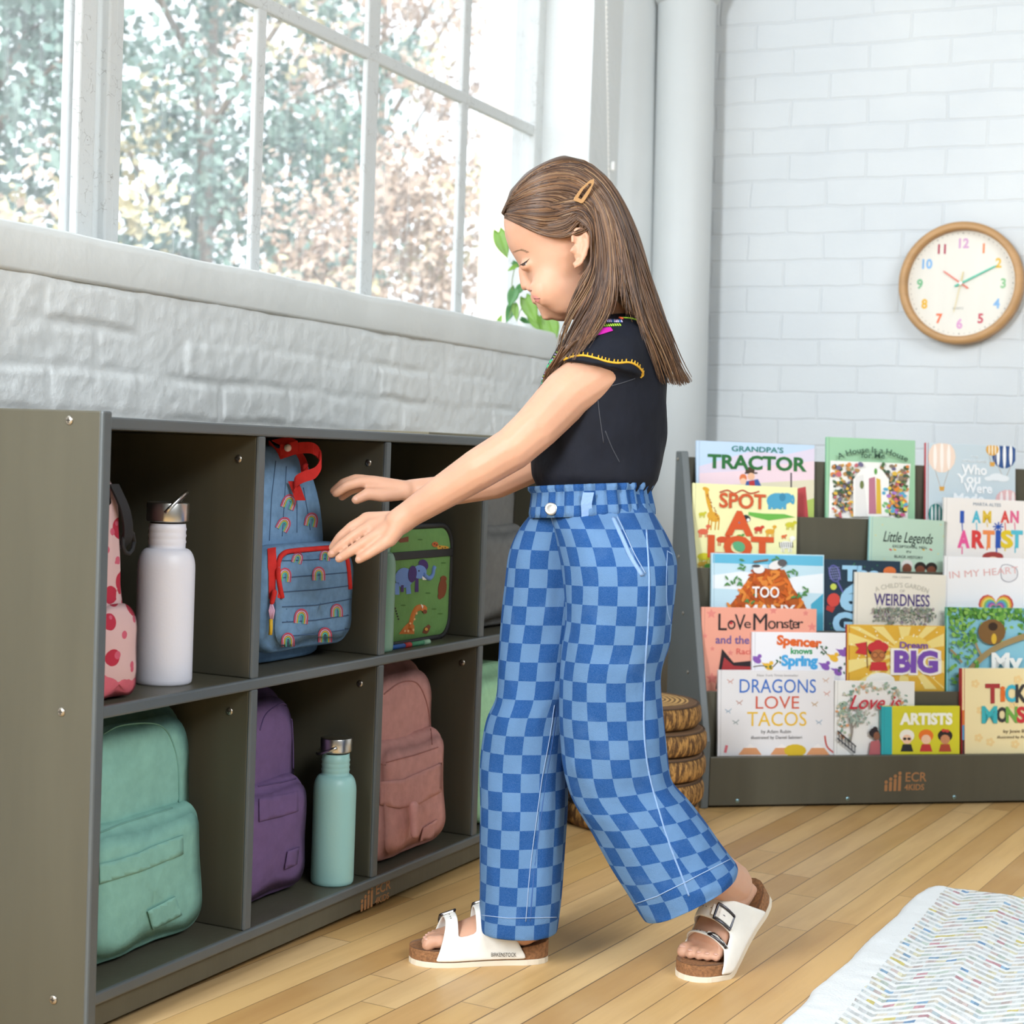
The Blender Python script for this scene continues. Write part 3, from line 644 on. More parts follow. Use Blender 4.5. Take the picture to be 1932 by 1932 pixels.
m.tube([at(572, 878, -.005), at(578, 882, -.005)], .006, 8, REDW); wbuild(m, 'carry_handle', g)
m = MB(); ribbon(m, [at(530, 828, -.03), at(545, 836, -.036), at(546, 856, -.036)], Vector(R)*.014+Vector(U)*.003, .0016, REDW); m.ell(at(543, 845, -.042), (.006, .006, .006), None, 14, 8, flat('#e6d3cc')); wbuild(m, 'snap_tab', g)

# lunch box with animals
GRN = mat('lunch_green', '#6c9656', .75, spec=.2, var=(30, .06), bump=(60, .2)); BLK = mat('black_piping', '#141416', .6)
g = thing('lunch_box', 'green animal print lunch box with black trim in the upper cubby', 'lunch box', CABM @ Matrix.Translation((.928, .052, .441)))
m = MB(); O = outline(.235, .205, .042, .034); rings = []
for y, ins in ((-.002, .02), (0, .006), (.004, 0), (.08, 0), (.084, .006)): rings.append([(x*(1-ins/.12), y, .1+(z-.1)*(1-ins/.1)) for x, z in O])
m.loft(rings, True, True, True, GRN); body = m.build('body', None, g)
for y in (.003, .078):
    m = MB(); m.tube([(x*1.005, y, z) for x, z in O+[O[0]]], .0055, 8, BLK); m.build('piping', None, g)
m = MB(); m.loft([[(x*1.003, y, .1+(z-.1)*1.003) for x, z in O] for y in (.006, .076)], True, False, False, BLK); m.build('gusset', None, g, fixn=True)
MB().box((-.115, -.0045, .148), (.115, -.0015, .162), BLK).build('elastic_band', None, g, .001)
m = MB()
for i in range(12): m.box((-.07+i*.006, .034, .2055), (-.067+i*.006, .046, .2085), STEEL)
m.tube([(-.02, .03, .212), (.03, .025, .214), (.04, .025, .212)], .0022, 6, STEEL); m.build('zipper', None, g)
bpy.context.view_layer.update(); B = bvh_objs(body)
def ellp(cx, cy, rx, ry, t=0, n=16): return [(cx+rx*math.cos(2*PI*k/n)*math.cos(t)-ry*math.sin(2*PI*k/n)*math.sin(t), cy+rx*math.cos(2*PI*k/n)*math.sin(t)+ry*math.sin(2*PI*k/n)*math.cos(t)) for k in range(n)]
m = MB(); bl, pu, og, br, dg2 = flat('#6d8fcf'), flat('#41246a'), flat('#cf762f'), flat('#7a3f22'), flat('#47722f')
def dc(poly, q, o=.0008): decal(m, B, poly, q, 7, o)
def done(nm):
    global m
    wbuild(m, nm, g); m = MB()
dc(ellp(762, 1090, 17, 19), bl); dc([(744, 1100), (752, 1098), (753, 1122), (745, 1122)], bl); dc([(765, 1100), (773, 1100), (775, 1120), (766, 1121)], bl); dc([(783, 1092), (789, 1090), (789, 1117), (782, 1117)], pu); dc([(756, 1104), (761, 1104), (761, 1117), (755, 1117)], pu)
dc(ellp(791, 1079, 13, 13), bl, .0011); dc(ellp(777, 1083, 8, 16, .1), pu, .0014); dc(ellp(798, 1066, 9, 11, -.4), pu, .0009)
stroke(m, B, smoothpath([(798, 1084), (808, 1091), (815, 1085), (817, 1074), (819, 1070)]), .0045, bl, 4, .0004); dc([(795, 1087), (802, 1089), (806, 1086), (803, 1094), (796, 1094)], flat('#f0f0ea'), .0016); dc(ellp(789, 1077, 1.6, 1.6), flat('#1b1626'), .0016)
done('elephant_print'); dc([(752, 1196), (762, 1182), (773, 1172), (781, 1180), (781, 1196)], og); stroke(m, B, smoothpath([(772, 1186), (777, 1164), (784, 1150), (792, 1146)]), .0075, og, 4, -.003); dc(ellp(797, 1147, 8, 6, .5), og, .0016); dc(ellp(800, 1154, 4, 4), br, .002); dc([(792, 1139), (797, 1143), (795, 1149)], flat('#efe6da'), .0022)
for x, y in ((770, 1176), (776, 1188), (766, 1190), (778, 1168), (782, 1157), (760, 1190)): dc(ellp(x, y, 1.8, 2.2), flat('#e7b47a'), .0045)
done('giraffe_print'); dc(ellp(834, 1110, 8, 19, .1), br); dc(ellp(836, 1092, 6, 6), br, .001); dc(ellp(829, 1125, 4, 6), br, .001)
done('bear_print'); dc([(822, 1028), (840, 1030), (846, 1032), (846, 1038), (826, 1037)], flat('#d8a23a')); dc(ellp(820, 1027, 6, 5), flat('#c2622c'), .0012)
for x, y in ((828, 1031), (833, 1034), (838, 1033), (843, 1036), (818, 1026), (822, 1028)): dc(ellp(x, y, 1.2, 1.2), flat('#221a16'), .0022)
done('leopard_print'); dc([(748, 1018), (770, 1012), (770, 1022), (754, 1024)], br)
dc([(796, 1194), (800, 1184), (808, 1178), (812, 1182), (808, 1192), (804, 1196)], br); dc(ellp(803, 1187, 3, 3), flat('#d9a04a'), .0016)
done('monkey_print')
for k in range(5): dc(ellp(745+k*1.5, 1148+k*5, 1.6, 1.8), flat('#221a16'))
done('tail_print')
for x, y in ((792, 1018), (807, 1119), (760, 1142), (818, 1149), (836, 1062), (830, 1158)): dc(ellp(x, y, 5, 1.4), dg2)
done('grass_print')
for k, (nm, col, x0, x1) in enumerate((('blue', '#2f5fa8', .80, .862), ('green', '#4f9a72', .866, .925))):
    mk = thing('marker', f'{nm} marker pen lying on the shelf under the lunch box', 'marker', CABM @ Matrix.Translation((x0, .034-.003*k, .441)) @ Matrix.Rotation(-.05, 4, 'Z'))
    MB().tube([(0, 0, 0), (.002, 0, 0), (x1-x0-.02, 0, 0)], [.0025, .0042, .0042], 12, flat(col)).build('barrel', None, mk); MB().tube([(x1-x0-.02, 0, 0), (x1-x0, 0, 0)], .0047, 12, flat('#c23b3b' if k == 0 else '#9fc9a8')).build('cap', None, mk)

# ---------------------------------------------------------------- sloping book display
_a = math.radians(38.5); BC = np.array([math.cos(_a), math.sin(_a), 0]); BM = np.array([BC[1], -BC[0], 0])
BO = at_plane(1322, 1526, [0, 0, 0], [0, 0, 1]); BKM = frame(BO, BC, -BM, (0, 0, 1))
def bkp(px, py, e): p = at_plane(px, py, BO-BM*e, BM)-BO; return (p@BC, e, p[2])
root = thing('book_display', 'olive grey sloping book display full of picture books under the clock', 'bookcase', BKM)
SIDEG = mat('display_side_paint', '#5f6566', .4, var=(6, .05), spec=.4)
BW = 1.02
for x0 in (0, BW-.018):
    m = MB(); m.prism([(0, 0), (.03, 0), (.03, 0), (.262, 0), (.262, .803), (.222, .803), (0, .152)], x0, x0+.018, (1, 2, 0), SIDEG); m.build('side_panel', None, root, .003)
MB().box((.018, .0, .006), (BW-.018, .014, .117), WOODG).build('kick_board', None, root, .002)
MB().box((.018, .02, 0), (BW-.018, .034, .012), DARKM).build('plinth', None, root)
TE = [(0, .117), (.05, .258), (.1, .393), (.15, .533), (.2, .656)]
for i, (e, z) in enumerate(TE):
    nx = TE[i+1] if i < 4 else (.222, .775)
    MB().box((.018, e+.014, z-.03), (BW-.018, nx[0], z-.024), WOODG).build('ledge', None, root)
    y1, z1 = nx[0], nx[1]; y0, z0 = nx[0]-.0, z-.03
    if i < 4: MB().box((.018, nx[0], z0), (BW-.018, nx[0]+.008, z1), WOODG).build('tier_panel', None, root, .0015)
    else: MB().box((.018, .248, z0), (BW-.018, .26, .79), WOODG).build('back_panel', None, root, .0015)
logo(root, .452, .034, -.0004, .042)
def screw2(p, r=.0048):
    m = MB(); m.lathe([(r, 0), (r*.9, .001), (r*.5, .0016), (.0001, .0017)], 14, material=mat('blue_steel', '#9fc4cf', .3, 1)); m.lathe([(r*.35, .0017), (.0001, .0019)], 8, material=DARKM)
    q = Vector((0, -1, 0)).to_track_quat('Z', 'Y').to_matrix(); m.v = [tuple(Vector(p)+q @ Vector(v)) for v in m.v]; m.build('screw', None, root)
for px, py in ((1391, 1511), (1599, 1507), (1800, 1504)): q = bkp(px, py, 0); screw2((q[0], -.0001, q[2]))
def bkx(px, py): p = at_plane(px, py, BO, BC)-BO; return (-.0001, -(p@BM), p[2])
for px, py in ((1279, 866), (1281, 1050), (1289, 1157), (1267, 1169), (1298, 1268)):
    p = bkx(px, py); m = MB(); m.lathe([(.0045, 0), (.003, .002), (.0001, .0022)], 12, material=SCREWM); q = Vector((-1, 0, 0)).to_track_quat('Z', 'Y').to_matrix(); m.v = [tuple(Vector(p)+q @ Vector(v)) for v in m.v]; m.build('screw', None, root)

PAGES = mat('page_edges', '#efe9dc', .8, var=(300, .06, (1, 1, 40)))
def cov(h): return mat('cover_'+h.lstrip('#'), h, .32, spec=.5)
LEAN = .085
class Book:
    """x from left edge, z from the visible lower edge, both in metres on the cover"""
    def __init__(s, row, L, T, Rr, col, label, layer=0, tilt=0, th=.008, spine=None, drop=None, hgt=None):
        e, z = TE[row]; e0 = e+.016+(.7-layer)*.0155; ang = math.atan(LEAN)
        P = np.array(BO)-BM*e0+np.array([0, 0, z]); up = np.array([-BM[0]*math.sin(ang), -BM[1]*math.sin(ang), math.cos(ang)]); nr = np.cross(BC, up)
        tl = at_plane(L[0], T, P, nr); tr = at_plane(Rr[0], Rr[1], P, nr); xd = tr-tl; wdt = np.linalg.norm(xd); xd /= wdt; upv = np.cross(nr, xd); upv /= np.linalg.norm(upv)
        if upv[2] < 0: upv = -upv
        H = (tl[2]-z)/upv[2]; s.drop = drop if drop is not None else .022; s.H = H; s.W = wdt
        org = tl-upv*H; yd = np.cross(upv, xd); s.g = thing('picture_book', label, 'book', frame(org, xd, yd, upv), 'picture books on the sloping display')
        s.spine = spine or col; c = cov(col); cs = cov(s.spine); d = -s.drop; t = th; s.m = None
        m = MB(); m.box((0, 0, d), (wdt, .0022, H), c); o = m.build('front_cover', None, s.g, .0008)
        MB().box((0, t-.0022, d), (wdt, t, H), c).build('back_cover', None, s.g, .0008)
        MB().box((-.001, .0, d), (.0014, t, H), cs).build('spine', None, s.g, .0008)
        MB().box((.002, .0024, d+.003), (wdt-.003, t-.0024, H-.003), PAGES).build('pages', None, s.g)
        s.o = MB(); s.k = 0; s.front = o
        s.o.box((.0055, -.0003, d), (.0068, .0001, H), cov_dark(s.spine))
    def px(s, X, Y):
        """picture point -> cover coordinates"""
        M = s.g.matrix_world; n = np.array(M.col[1][:3]); o = np.array(M.translation); p = Vector(at_plane(X, Y, o, n)); q = M.inverted() @ p; return (q.x, q.z)
    def poly(s, P, col, px=True):
        Q = [s.px(*p) for p in P] if px else P
        if abs(sum(a[0]*b[1]-b[0]*a[1] for a, b in zip(Q, Q[1:]+Q[:1]))) < 1e-9: return
        Q = [(min(max(x, .0005), s.W-.0005), min(max(z, -s.drop), s.H-.0004)) for x, z in Q]; s.k += 1
        y = -.0002-.000035*s.k; s.o.prism(Q, y, y+.0002, (0, 2, 1), flat(col))
    def ell(s, x, y, rx, ry, col, t=0, n=14): s.poly(ellp(x, y, rx, ry, t, n), col)
    def line(s, P, w, col):
        P = smoothpath(P, 4); Lf = []; Rt = []
        for i, p in enumerate(P):
            a, b = P[max(i-1, 0)], P[min(i+1, len(P)-1)]; d = (b[0]-a[0], b[1]-a[1]); l = math.hypot(*d) or 1; nx, ny = -d[1]/l*w/2, d[0]/l*w/2
            Lf.append((p[0]+nx, p[1]+ny)); Rt.append((p[0]-nx, p[1]-ny))
        for i in range(len(P)-1): s.poly([Lf[i], Lf[i+1], Rt[i+1], Rt[i]], col); s.k -= .97
    def text(s, X, Y, st, hpx, col, wpx=None, bold=.0, shear=0, rot=0, arc=None, spacing=1, nm='title'):
        """lettering centred on (X, Y), capital height hpx, total width wpx in picture points"""
        c = s.px(X, Y); a = s.px(X, Y-hpx/2); b = s.px(X, Y+hpx/2); cap = a[1]-b[1]; size = cap/.70
        l = s.px(X-50, Y); r = s.px(X+50, Y); up = (r[0]-l[0])/100; ang = math.atan2(r[1]-l[1], r[0]-l[0])*0
        cu = bpy.data.curves.new('t', 'FONT'); cu.body = st; cu.size = size; cu.space_character = spacing; ob = bpy.data.objects.new('t', cu); COL.objects.link(ob); bpy.context.view_layer.update(); wd = ob.dimensions.x; bpy.data.objects.remove(ob); bpy.data.curves.remove(cu)
        sx = wpx*up/wd if wpx else 1; s.k += 1
        t = text(nm, st, size, flat(col), s.g, (c[0], -.0006-.00004*s.k, c[1]-cap/2), 'CENTER', bold*size, sx, shear, .00015, rot, arc*up if arc else None, spacing); t.parent = s.front; return t
    def done(s): s.o.build('cover_picture', None, s.front)
def cov_dark(h):
    c = hexc(h); return mat('crease_'+h.lstrip('#'), tuple(x*.72 for x in c[:3])+(1,), .5)
rr = random.Random(3)
# top row
b = Book(4, (1315,), 831, (1537, 840), '#bcd3ea', 'blue sky picture book titled Grandpas Tractor at the top left of the display'); P = [(1315, 905), (1380, 880), (1440, 895), (1500, 870), (1540, 880), (1540, 990), (1315, 990)]
b.poly([(1318, 880), (1360, 868), (1420, 850), (1480, 858), (1537, 846), (1537, 985), (1318, 985)], '#d9cfe0'); b.poly([(1318, 893), (1400, 888), (1470, 876), (1537, 870), (1537, 985), (1318, 985)], '#e8cfd8'); b.poly([(1318, 918), (1537, 905), (1537, 985), (1318, 985)], '#d9d2b8'); b.poly([(1500, 950), (1538, 940), (1538, 985), (1500, 985)], '#a9bd62')
b.poly([(1490, 925), (1520, 918), (1526, 985), (1490, 985)], '#b8484c'); b.poly([(1491, 892), (1494, 892), (1494, 922), (1491, 922)], '#544a52')
b.ell(1415, 888, 9, 7, '#4f3a2c'); b.poly([(1405, 891), (1429, 891), (1429, 894), (1405, 894)], '#3f2e24'); b.ell(1417, 899, 7, 7, '#e7b493'); b.ell(1402, 902, 7, 8, '#d9794a'); b.ell(1402, 908, 6, 6, '#efc3a4'); b.poly([(1408, 908), (1430, 904), (1440, 925), (1404, 925)], '#3d5c9c'); b.poly([(1413, 908), (1423, 906), (1425, 925), (1414, 925)], '#b8373a')
b.text(1429, 848, "GRANDPA'S", 10, '#2f7d74', 97, .02); b.text(1428, 873, 'TRACTOR', 25, '#2c6b37', 183, .035); b.done()
b = Book(4, (1560,), 824, (1727, 831), '#9cc9a4', 'green picture book titled A House Is a House for Me at the display top', spine='#8fc7a0')
b.poly([(1567, 869), (1718, 875), (1712, 985), (1562, 985)], '#f1efe9')
for i in range(420):
    x = rr.uniform(1570, 1710); y = rr.uniform(876, 976)
    if (x-1640)**2/34**2+(y-930)**2/58**2 < 1: continue
    b.ell(x, y, rr.uniform(2, 6), rr.uniform(2, 5), rr.choice(['#4f6b45', '#7d8a64', '#5a4c3e', '#8a7a66', '#b98f5a', '#d98a4a', '#6f6a8a', '#c86a72', '#e0b84a', '#3f5a4a']), rr.random(), 7)
b.poly([(1607, 975), (1607, 905), (1620, 888), (1640, 882), (1662, 888), (1674, 905), (1674, 975)], '#f3f1ec'); b.poly([(1610, 975), (1610, 900), (1626, 896), (1634, 975)], '#e4e2df'); b.poly([(1636, 970), (1636, 903), (1648, 900), (1650, 970)], '#b9788a'); b.poly([(1650, 970), (1650, 902), (1658, 905), (1660, 970)], '#d9b33f'); b.ell(1623, 915, 4, 8, '#6f7a4a'); b.ell(1649, 890, 3, 6, '#5c9a4a')
for i in range(40): b.ell(rr.uniform(1664, 1706), rr.uniform(920, 974), rr.uniform(3, 6), rr.uniform(2, 4), rr.choice(['#e08a3a', '#5aa8c8', '#c85a8a', '#e5c84a', '#7ab87a', '#a87ac8']), rr.random(), 7)
b.text(1643, 849, 'A House Is a House', 11, '#2e4a3a', 132, .012, arc=150); b.text(1643, 860, 'for Me', 10, '#2e4a3a', 44, .012); b.done()
b = Book(4, (1747,), 835, (1916, 842), '#c7d5dc', 'pale blue picture book with hot air balloons at the display top right', spine='#c8535a')
def balloon(x, y, rx, ry, c1, c2, by):
    b.ell(x, y, rx, ry, c1)
    for k in (-.66, 0, .66): b.ell(x+rx*k*.75, y, rx*.13, ry*(1-.3*abs(k)), c2)
    b.line([(x-rx*.5, y+ry*.8), (x-3, by)], .8, '#b0a090'); b.line([(x+rx*.5, y+ry*.8), (x+3, by)], .8, '#b0a090'); b.poly([(x-5, by), (x+5, by), (x+4, by+8), (x-4, by+8)], '#d9a24a')
balloon(1777, 862, 26, 30, '#eed7c6', '#f6eee6', 918); balloon(1895, 858, 24, 26, '#31538a', '#eef0f2', 900); balloon(1872, 848, 12, 12, '#d9a23f', '#f0e6d0', 872); balloon(1765, 970, 14, 20, '#2c7d78', '#e9efee', 1000); balloon(1900, 942, 22, 18, '#e3b8b8', '#f3e8e6', 985)
for x, y, r_ in ((1880, 900, 14), (1892, 903, 12), (1866, 903, 9)): b.ell(x, y, r_, r_*.5, '#e4eaee')
b.text(1838, 862, 'THE', 4, '#eef2f4', 14); b.text(1838, 870, 'WORLD INSIDE', 5, '#eef2f4', 48); b.text(1838, 886, 'Who', 18, '#f2f5f7', 46, .03); b.text(1828, 903, 'You', 17, '#f2f5f7', 42, .03); b.text(1845, 921, 'Were', 18, '#f2f5f7', 52, .03); b.text(1827, 940, 'Made', 17, '#f2f5f7', 56, .03); b.done()
# second row
b = Book(3, (1308,), 911, (1505, 920), '#ece9b0', 'pale yellow picture book titled Spot a Lot with many painted animals')
def animal(x, y, s, c, neck=False, tail=False):
    b.ell(x, y, 9*s, 5*s, c); b.ell(x+9*s, y-(9*s if neck else 4*s), 4*s, 3.2*s, c)
    if neck: b.line([(x+6*s, y), (x+9*s, y-9*s)], 2.6*s, c)
    for k in (-6, -3, 4, 7): b.line([(x+k*s, y+3*s), (x+k*s, y+10*s)], 1.5*s, c)
    if tail: b.line([(x-9*s, y), (x-13*s, y-3*s)], 1.2*s, c)
b.line([(1333, 925), (1336, 945), (1342, 966)], 7, '#d9a233'); b.ell(1332, 923, 7, 4, '#d9a233', .4); b.ell(1346, 975, 13, 9, '#d9a233', .5)
for k in (1338, 1343, 1351, 1357): b.line([(k, 978), (k-2, 1000)], 2.4, '#cf962d')
for i in range(16): b.ell(1333+i*1.4+rr.uniform(-2, 2), 932+i*3+rr.uniform(-2, 2), 1.4, 1.4, '#a8632a')
b.ell(1466, 945, 20, 15, '#4f9fc0'); b.ell(1484, 940, 11, 10, '#4f9fc0'); b.line([(1490, 942), (1496, 950), (1497, 940), (1494, 934)], 4, '#4f9fc0'); b.ell(1476, 938, 6, 8, '#3d86a8')
for k in (1452, 1460, 1472, 1480): b.poly([(k-3, 950), (k+3, 950), (k+3, 961), (k-3, 961)], '#4f9fc0')
b.poly([(1412, 966), (1440, 969), (1480, 970), (1500, 976), (1480, 978), (1450, 982), (1425, 976), (1412, 972)], '#69b04a')
for x, y, s_, c, nk in ((1324, 970, .7, '#c9c23a', 0), (1326, 1003, 1.1, '#d9674a', 1), (1362, 1018, 1.2, '#c9502a', 0), (1328, 1050, 1.4, '#c9c22a', 0), (1390, 985, .9, '#5a94b8', 1), (1452, 1003, 1.0, '#d9a233', 1), (1490, 990, 1.0, '#c9c23a', 0), (1478, 1012, .5, '#d96a3a', 0), (1395, 1012, .7, '#5c9a4a', 0), (1430, 998, .9, '#c9402a', 0), (1323, 1064, .8, '#c9a23a', 0), (1336, 1068, .9, '#4f8f3f', 0)): animal(x, y, s_, c, nk)
b.ell(1408, 978, 8, 6, '#222a30', .6); b.ell(1411, 981, 3, 3, '#eceae4'); animal(1482, 1028, 1.4, '#eceae4', 1)
for k in range(7): b.line([(1470+k*4, 1023), (1471+k*4, 1033)], 1.4, '#26262a')
b.line([(1357, 929), (1372, 925), (1385, 931), (1400, 925), (1415, 931), (1432, 927)], 2.5, '#b8462a')
b.text(1400, 945, 'SPOT', 27, '#c9582f', 86, .025); b.text(1394, 987, 'A', 42, '#cf5528', 44, .05); b.ell(1397, 1027, 15, 14, '#5da87a'); b.text(1395, 1032, 'LOT', 38, '#cf5528', 118, .05); b.done()
b = Book(3, (1642,), 974, (1788, 983), '#b9d3bf', 'sage green picture book titled Little Legends in the second row', spine='#a9dcd8')
for x, y in ((1665, 990), (1775, 990), (1652, 1010), (1780, 1012), (1668, 1055), (1770, 1045)): b.ell(x, y, 1.5, 1.5, '#d3cf9a')
b.text(1712, 1014, 'Little Legends', 20, '#2c3a36', 92, .004, .35); b.text(1716, 1032, 'EXCEPTIONAL MEN', 5, '#3d4a46', 64); b.text(1714, 1041, 'IN', 4.5, '#3d4a46', 8); b.text(1714, 1051, 'BLACK HISTORY', 5.5, '#3d4a46', 54)
for x, c in ((1680, '#c9545a'), (1688, '#d9a83a'), (1742, '#d9b24a'), (1756, '#c9545a')): b.ell(x, 1037, 3, 1.6, c, .5)
for x, y, hc in ((1711, 1066, '#d9d6d2'), (1736, 1070, '#2a211c'), (1757, 1071, '#2a211c')): b.ell(x, y, 11, 10, hc); b.ell(x, y+7, 9, 10, '#7a4630'); b.ell(x, y+26, 12, 9, '#3d6a8a')
b.done()
b = Book(3, (1782,), 938, (1944, 946), '#f0ebe6', 'white picture book titled I Am an Artist in dripping paint letters')
b.text(1862, 952, 'MARTA ALTES', 6, '#7d8fa0', 52); cols = ['#2d56b0', '#57b8cf', '#e0bd3a', '#d94f4a', '#e06a92']
for x, ch, c in ((1815, 'I', cols[0]), (1842, 'A', cols[1]), (1862, 'M', cols[2]), (1896, 'A', cols[3]), (1914, 'N', cols[4])): b.text(x, 975, ch, 21, c, 14 if ch != 'I' else 4, .045); b.line([(x, 986), (x+1, rr.uniform(993, 1004))], 1.8, c)
for x, ch, c in ((1818, 'A', '#e85d9a'), (1843, 'R', '#d9413f'), (1865, 'T', '#ee8f52'), (1883, 'I', '#2d56b0'), (1899, 'S', '#e3c62f'), (1918, 'T', '#58bccf')): b.text(x, 1017, ch, 30, c, 19 if ch != 'I' else 5, .05); b.line([(x-3, 1031), (x-3, rr.uniform(1036, 1046))], 2.2, c)
for i in range(8): b.line([(1883, 994), (1883+10*math.cos(i*.8), 994+9*math.sin(i*.8))], 2.5, '#2d56b0')
b.ell(1873, 1050, 20, 9, '#a8413c'); b.ell(1873, 1062, 15, 12, '#f0c9ae'); b.done()
# third row
b = Book(2, (1343,), 1043, (1555, 1047), '#c2dfec', 'sky blue picture book titled Too Many with a heap of carrots')
b.poly([(1345, 1045), (1553, 1049), (1553, 1068), (1345, 1062)], '#63b6d6'); b.poly([(1345, 1085), (1400, 1078), (1480, 1090), (1553, 1082), (1553, 1120), (1345, 1110)], '#e9eff4'); b.poly([(1530, 1140), (1553, 1120), (1553, 1210), (1530, 1200)], '#4aa6c4')
b.poly([(1362, 1160), (1395, 1120), (1412, 1090), (1440, 1073), (1480, 1075), (1497, 1110), (1515, 1135), (1530, 1165), (1530, 1200), (1362, 1200)], '#b05a22')
for i in range(110):
    y = rr.uniform(1078, 1160); f = (y-1070)/95; x = 1448+rr.uniform(-1, 1)*(18+70*f); b.ell(x, y, 10, 3.2, rr.choice(['#d9722a', '#c9601f', '#e08a3a', '#b3501c']), rr.uniform(0, 3.1), 8)
for x, y in ((1398, 1065), (1390, 1095), (1378, 1098), (1494, 1078), (1500, 1120), (1515, 1118), (1415, 1130), (1465, 1060)):
    for k in range(5): b.ell(x+rr.uniform(-9, 9), y+rr.uniform(-9, 9), 5, 1.8, '#4f8a4a', rr.uniform(0, 3.1), 8)
b.ell(1463, 1066, 15, 8, '#e7e4e2', -.3); b.ell(1474, 1062, 9, 7, '#5a5658'); b.ell(1430, 1074, 11, 8, '#e9e6e4'); b.ell(1425, 1068, 8, 3, '#4a4648'); b.line([(1420, 1060), (1448, 1056)], 3, '#8a6244')
b.text(1443, 1117, 'TOO', 20, '#f2f0ee', 50, .02); b.text(1450, 1152, 'MANY', 22, '#f2f0ee', 92, .02); b.done()
b = Book(2, (1556,), 1055, (1699, 1059), '#22384a', 'dark navy picture book with blue letters and a tennis racket', layer=-.4, th=.007)
for i in range(40): b.ell(rr.uniform(1560, 1695), rr.uniform(1060, 1190), 1.5, 1.5, '#3f7a5c')
b.ell(1574, 1082, 11, 17, '#5d5fa0', -.25); b.ell(1574, 1082, 8.5, 14, '#22384a', -.25)
for k in range(-2, 3): b.line([(1570+k*4, 1070), (1578+k*4, 1094)], .8, '#8a8cc0'); b.line([(1564, 1082+k*5), (1584, 1080+k*5)], .8, '#8a8cc0')
b.line([(1580, 1098), (1590, 1118)], 3.5, '#5d5fa0'); b.ell(1572, 1107, 6, 6, '#c4cf5a'); b.ell(1572, 1132, 12, 13, '#cf4a42', .3); b.poly([(1560, 1142), (1575, 1146), (1570, 1156), (1558, 1150)], '#b83c38'); b.ell(1678, 1078, 12, 9, '#d9743a')
b.text(1624, 1082, 'The', 26, '#9ccbe8', 66, .06); b.text(1604, 1127, '6', 44, '#9ccbe8', 32, .06); b.text(1630, 1176, 'GAM', 36, '#9ccbe8', 112, .06); b.done()
b = Book(2, (1614,), 1079, (1785, 1085), '#ece6d8', 'cream picture book titled Weirdness with a grey meadow drawing', layer=.5)
b.text(1702, 1089, 'MIA CASSANY', 4, '#a8a49a', 36); b.text(1702, 1104, "A CHILD'S GARDEN", 9, '#b9b6a8', 100, 0, arc=140); b.text(1702, 1115, 'OF', 5, '#a8a49a', 10); b.text(1702, 1132, 'WEIRDNESS', 22, '#4a3a7a', 104, .015)
for i in range(260): b.ell(rr.uniform(1645, 1762)+rr.uniform(-4, 4), 1147+abs(rr.gauss(0, 1))*17, rr.uniform(1.5, 4), rr.uniform(1, 2.5), rr.choice(['#8a9a84', '#6f7f6a', '#a8a8a0', '#9a8a9a', '#b0a0a4', '#7a8a8a', '#b8b0a0']), rr.random()*3, 6)
for x in range(1648, 1762, 6): b.line([(x, 1172), (x+rr.uniform(-4, 4), 1142+rr.uniform(0, 8))], 1, '#8a9a84')
b.done()
b = Book(2, (1783,), 1049, (1950, 1055), '#f3f3f5', 'white picture book titled In My Heart with a striped rainbow heart')
b.text(1856, 1080, 'IN MY HEART', 13, '#e3b5b3', 130, 0, rot=.10)
for i, c in enumerate(['#cf4a4a', '#e8a83a', '#e8d86a', '#8cc06a', '#5aa8c8', '#8a6ab0', '#d97aa0', '#4a8a6a', '#3f5a9a', '#d9b2c0']):
    f = 1-.1*i; X0, Y0 = 1879, 1150; H_ = []
    for k in range(28): t = 2*PI*k/28; H_.append((X0+33*f*(math.sin(t)**3)*1.0, Y0-2.35*f*(13*math.cos(t)-5*math.cos(2*t)-2*math.cos(3*t)-math.cos(4*t))))
    b.poly(H_, c)
b.ell(1903, 1082, 16, 15, '#e9e9ec'); b.line([(1888, 1072), (1892, 1066), (1904, 1066), (1918, 1074), (1918, 1090), (1904, 1098), (1890, 1092), (1888, 1072)], 1.4, '#9a9aa4'); b.done()
# fourth row
b = Book(1, (1325,), 1145, (1541, 1149), '#efa58f', 'salmon pink picture book titled Love Monster at the left of the display')
def star(x, y, r_, c):
    b.poly([(x+(r_ if k % 2 == 0 else r_*.45)*math.sin(k*PI/5), y-(r_ if k % 2 == 0 else r_*.45)*math.cos(k*PI/5)) for k in range(10)], c)
for x, y, r_ in ((1342, 1158, 10), (1459, 1152, 8), (1520, 1157, 6), (1532, 1183, 9), (1344, 1224, 5), (1378, 1232, 6), (1343, 1280, 12), (1330, 1200, 5)): star(x, y, r_, '#e48a80')
for x, ch, h_, w_ in ((1362, 'L', 32, 16), (1380, 'o', 26, 15), (1396, 'V', 30, 20), (1410, 'e', 18, 13), (1434, 'M', 32, 26), (1456, 'o', 24, 15), (1471, 'n', 20, 13), (1483, 's', 18, 10), (1492, 't', 26, 9), (1500, 'e', 20, 11), (1509, 'r', 20, 10)): b.text(x, 1173+(32-h_)*.2, ch, h_, '#2b2528', w_, .0)
b.ell(1379, 1174, 3, 4, '#c9323a'); b.ell(1456, 1174, 3, 3, '#efa58f'); b.text(1402, 1207, 'and the Last', 15, '#6a5a9a', 104, .01); b.text(1411, 1229, 'Rachel', 11, '#d9605a', 44)
b.poly([(1350, 1300), (1362, 1224), (1384, 1250), (1425, 1246), (1425, 1300)], '#2a2226'); b.poly([(1358, 1278), (1366, 1240), (1384, 1256), (1425, 1258), (1425, 1285)], '#a8383a'); b.done()
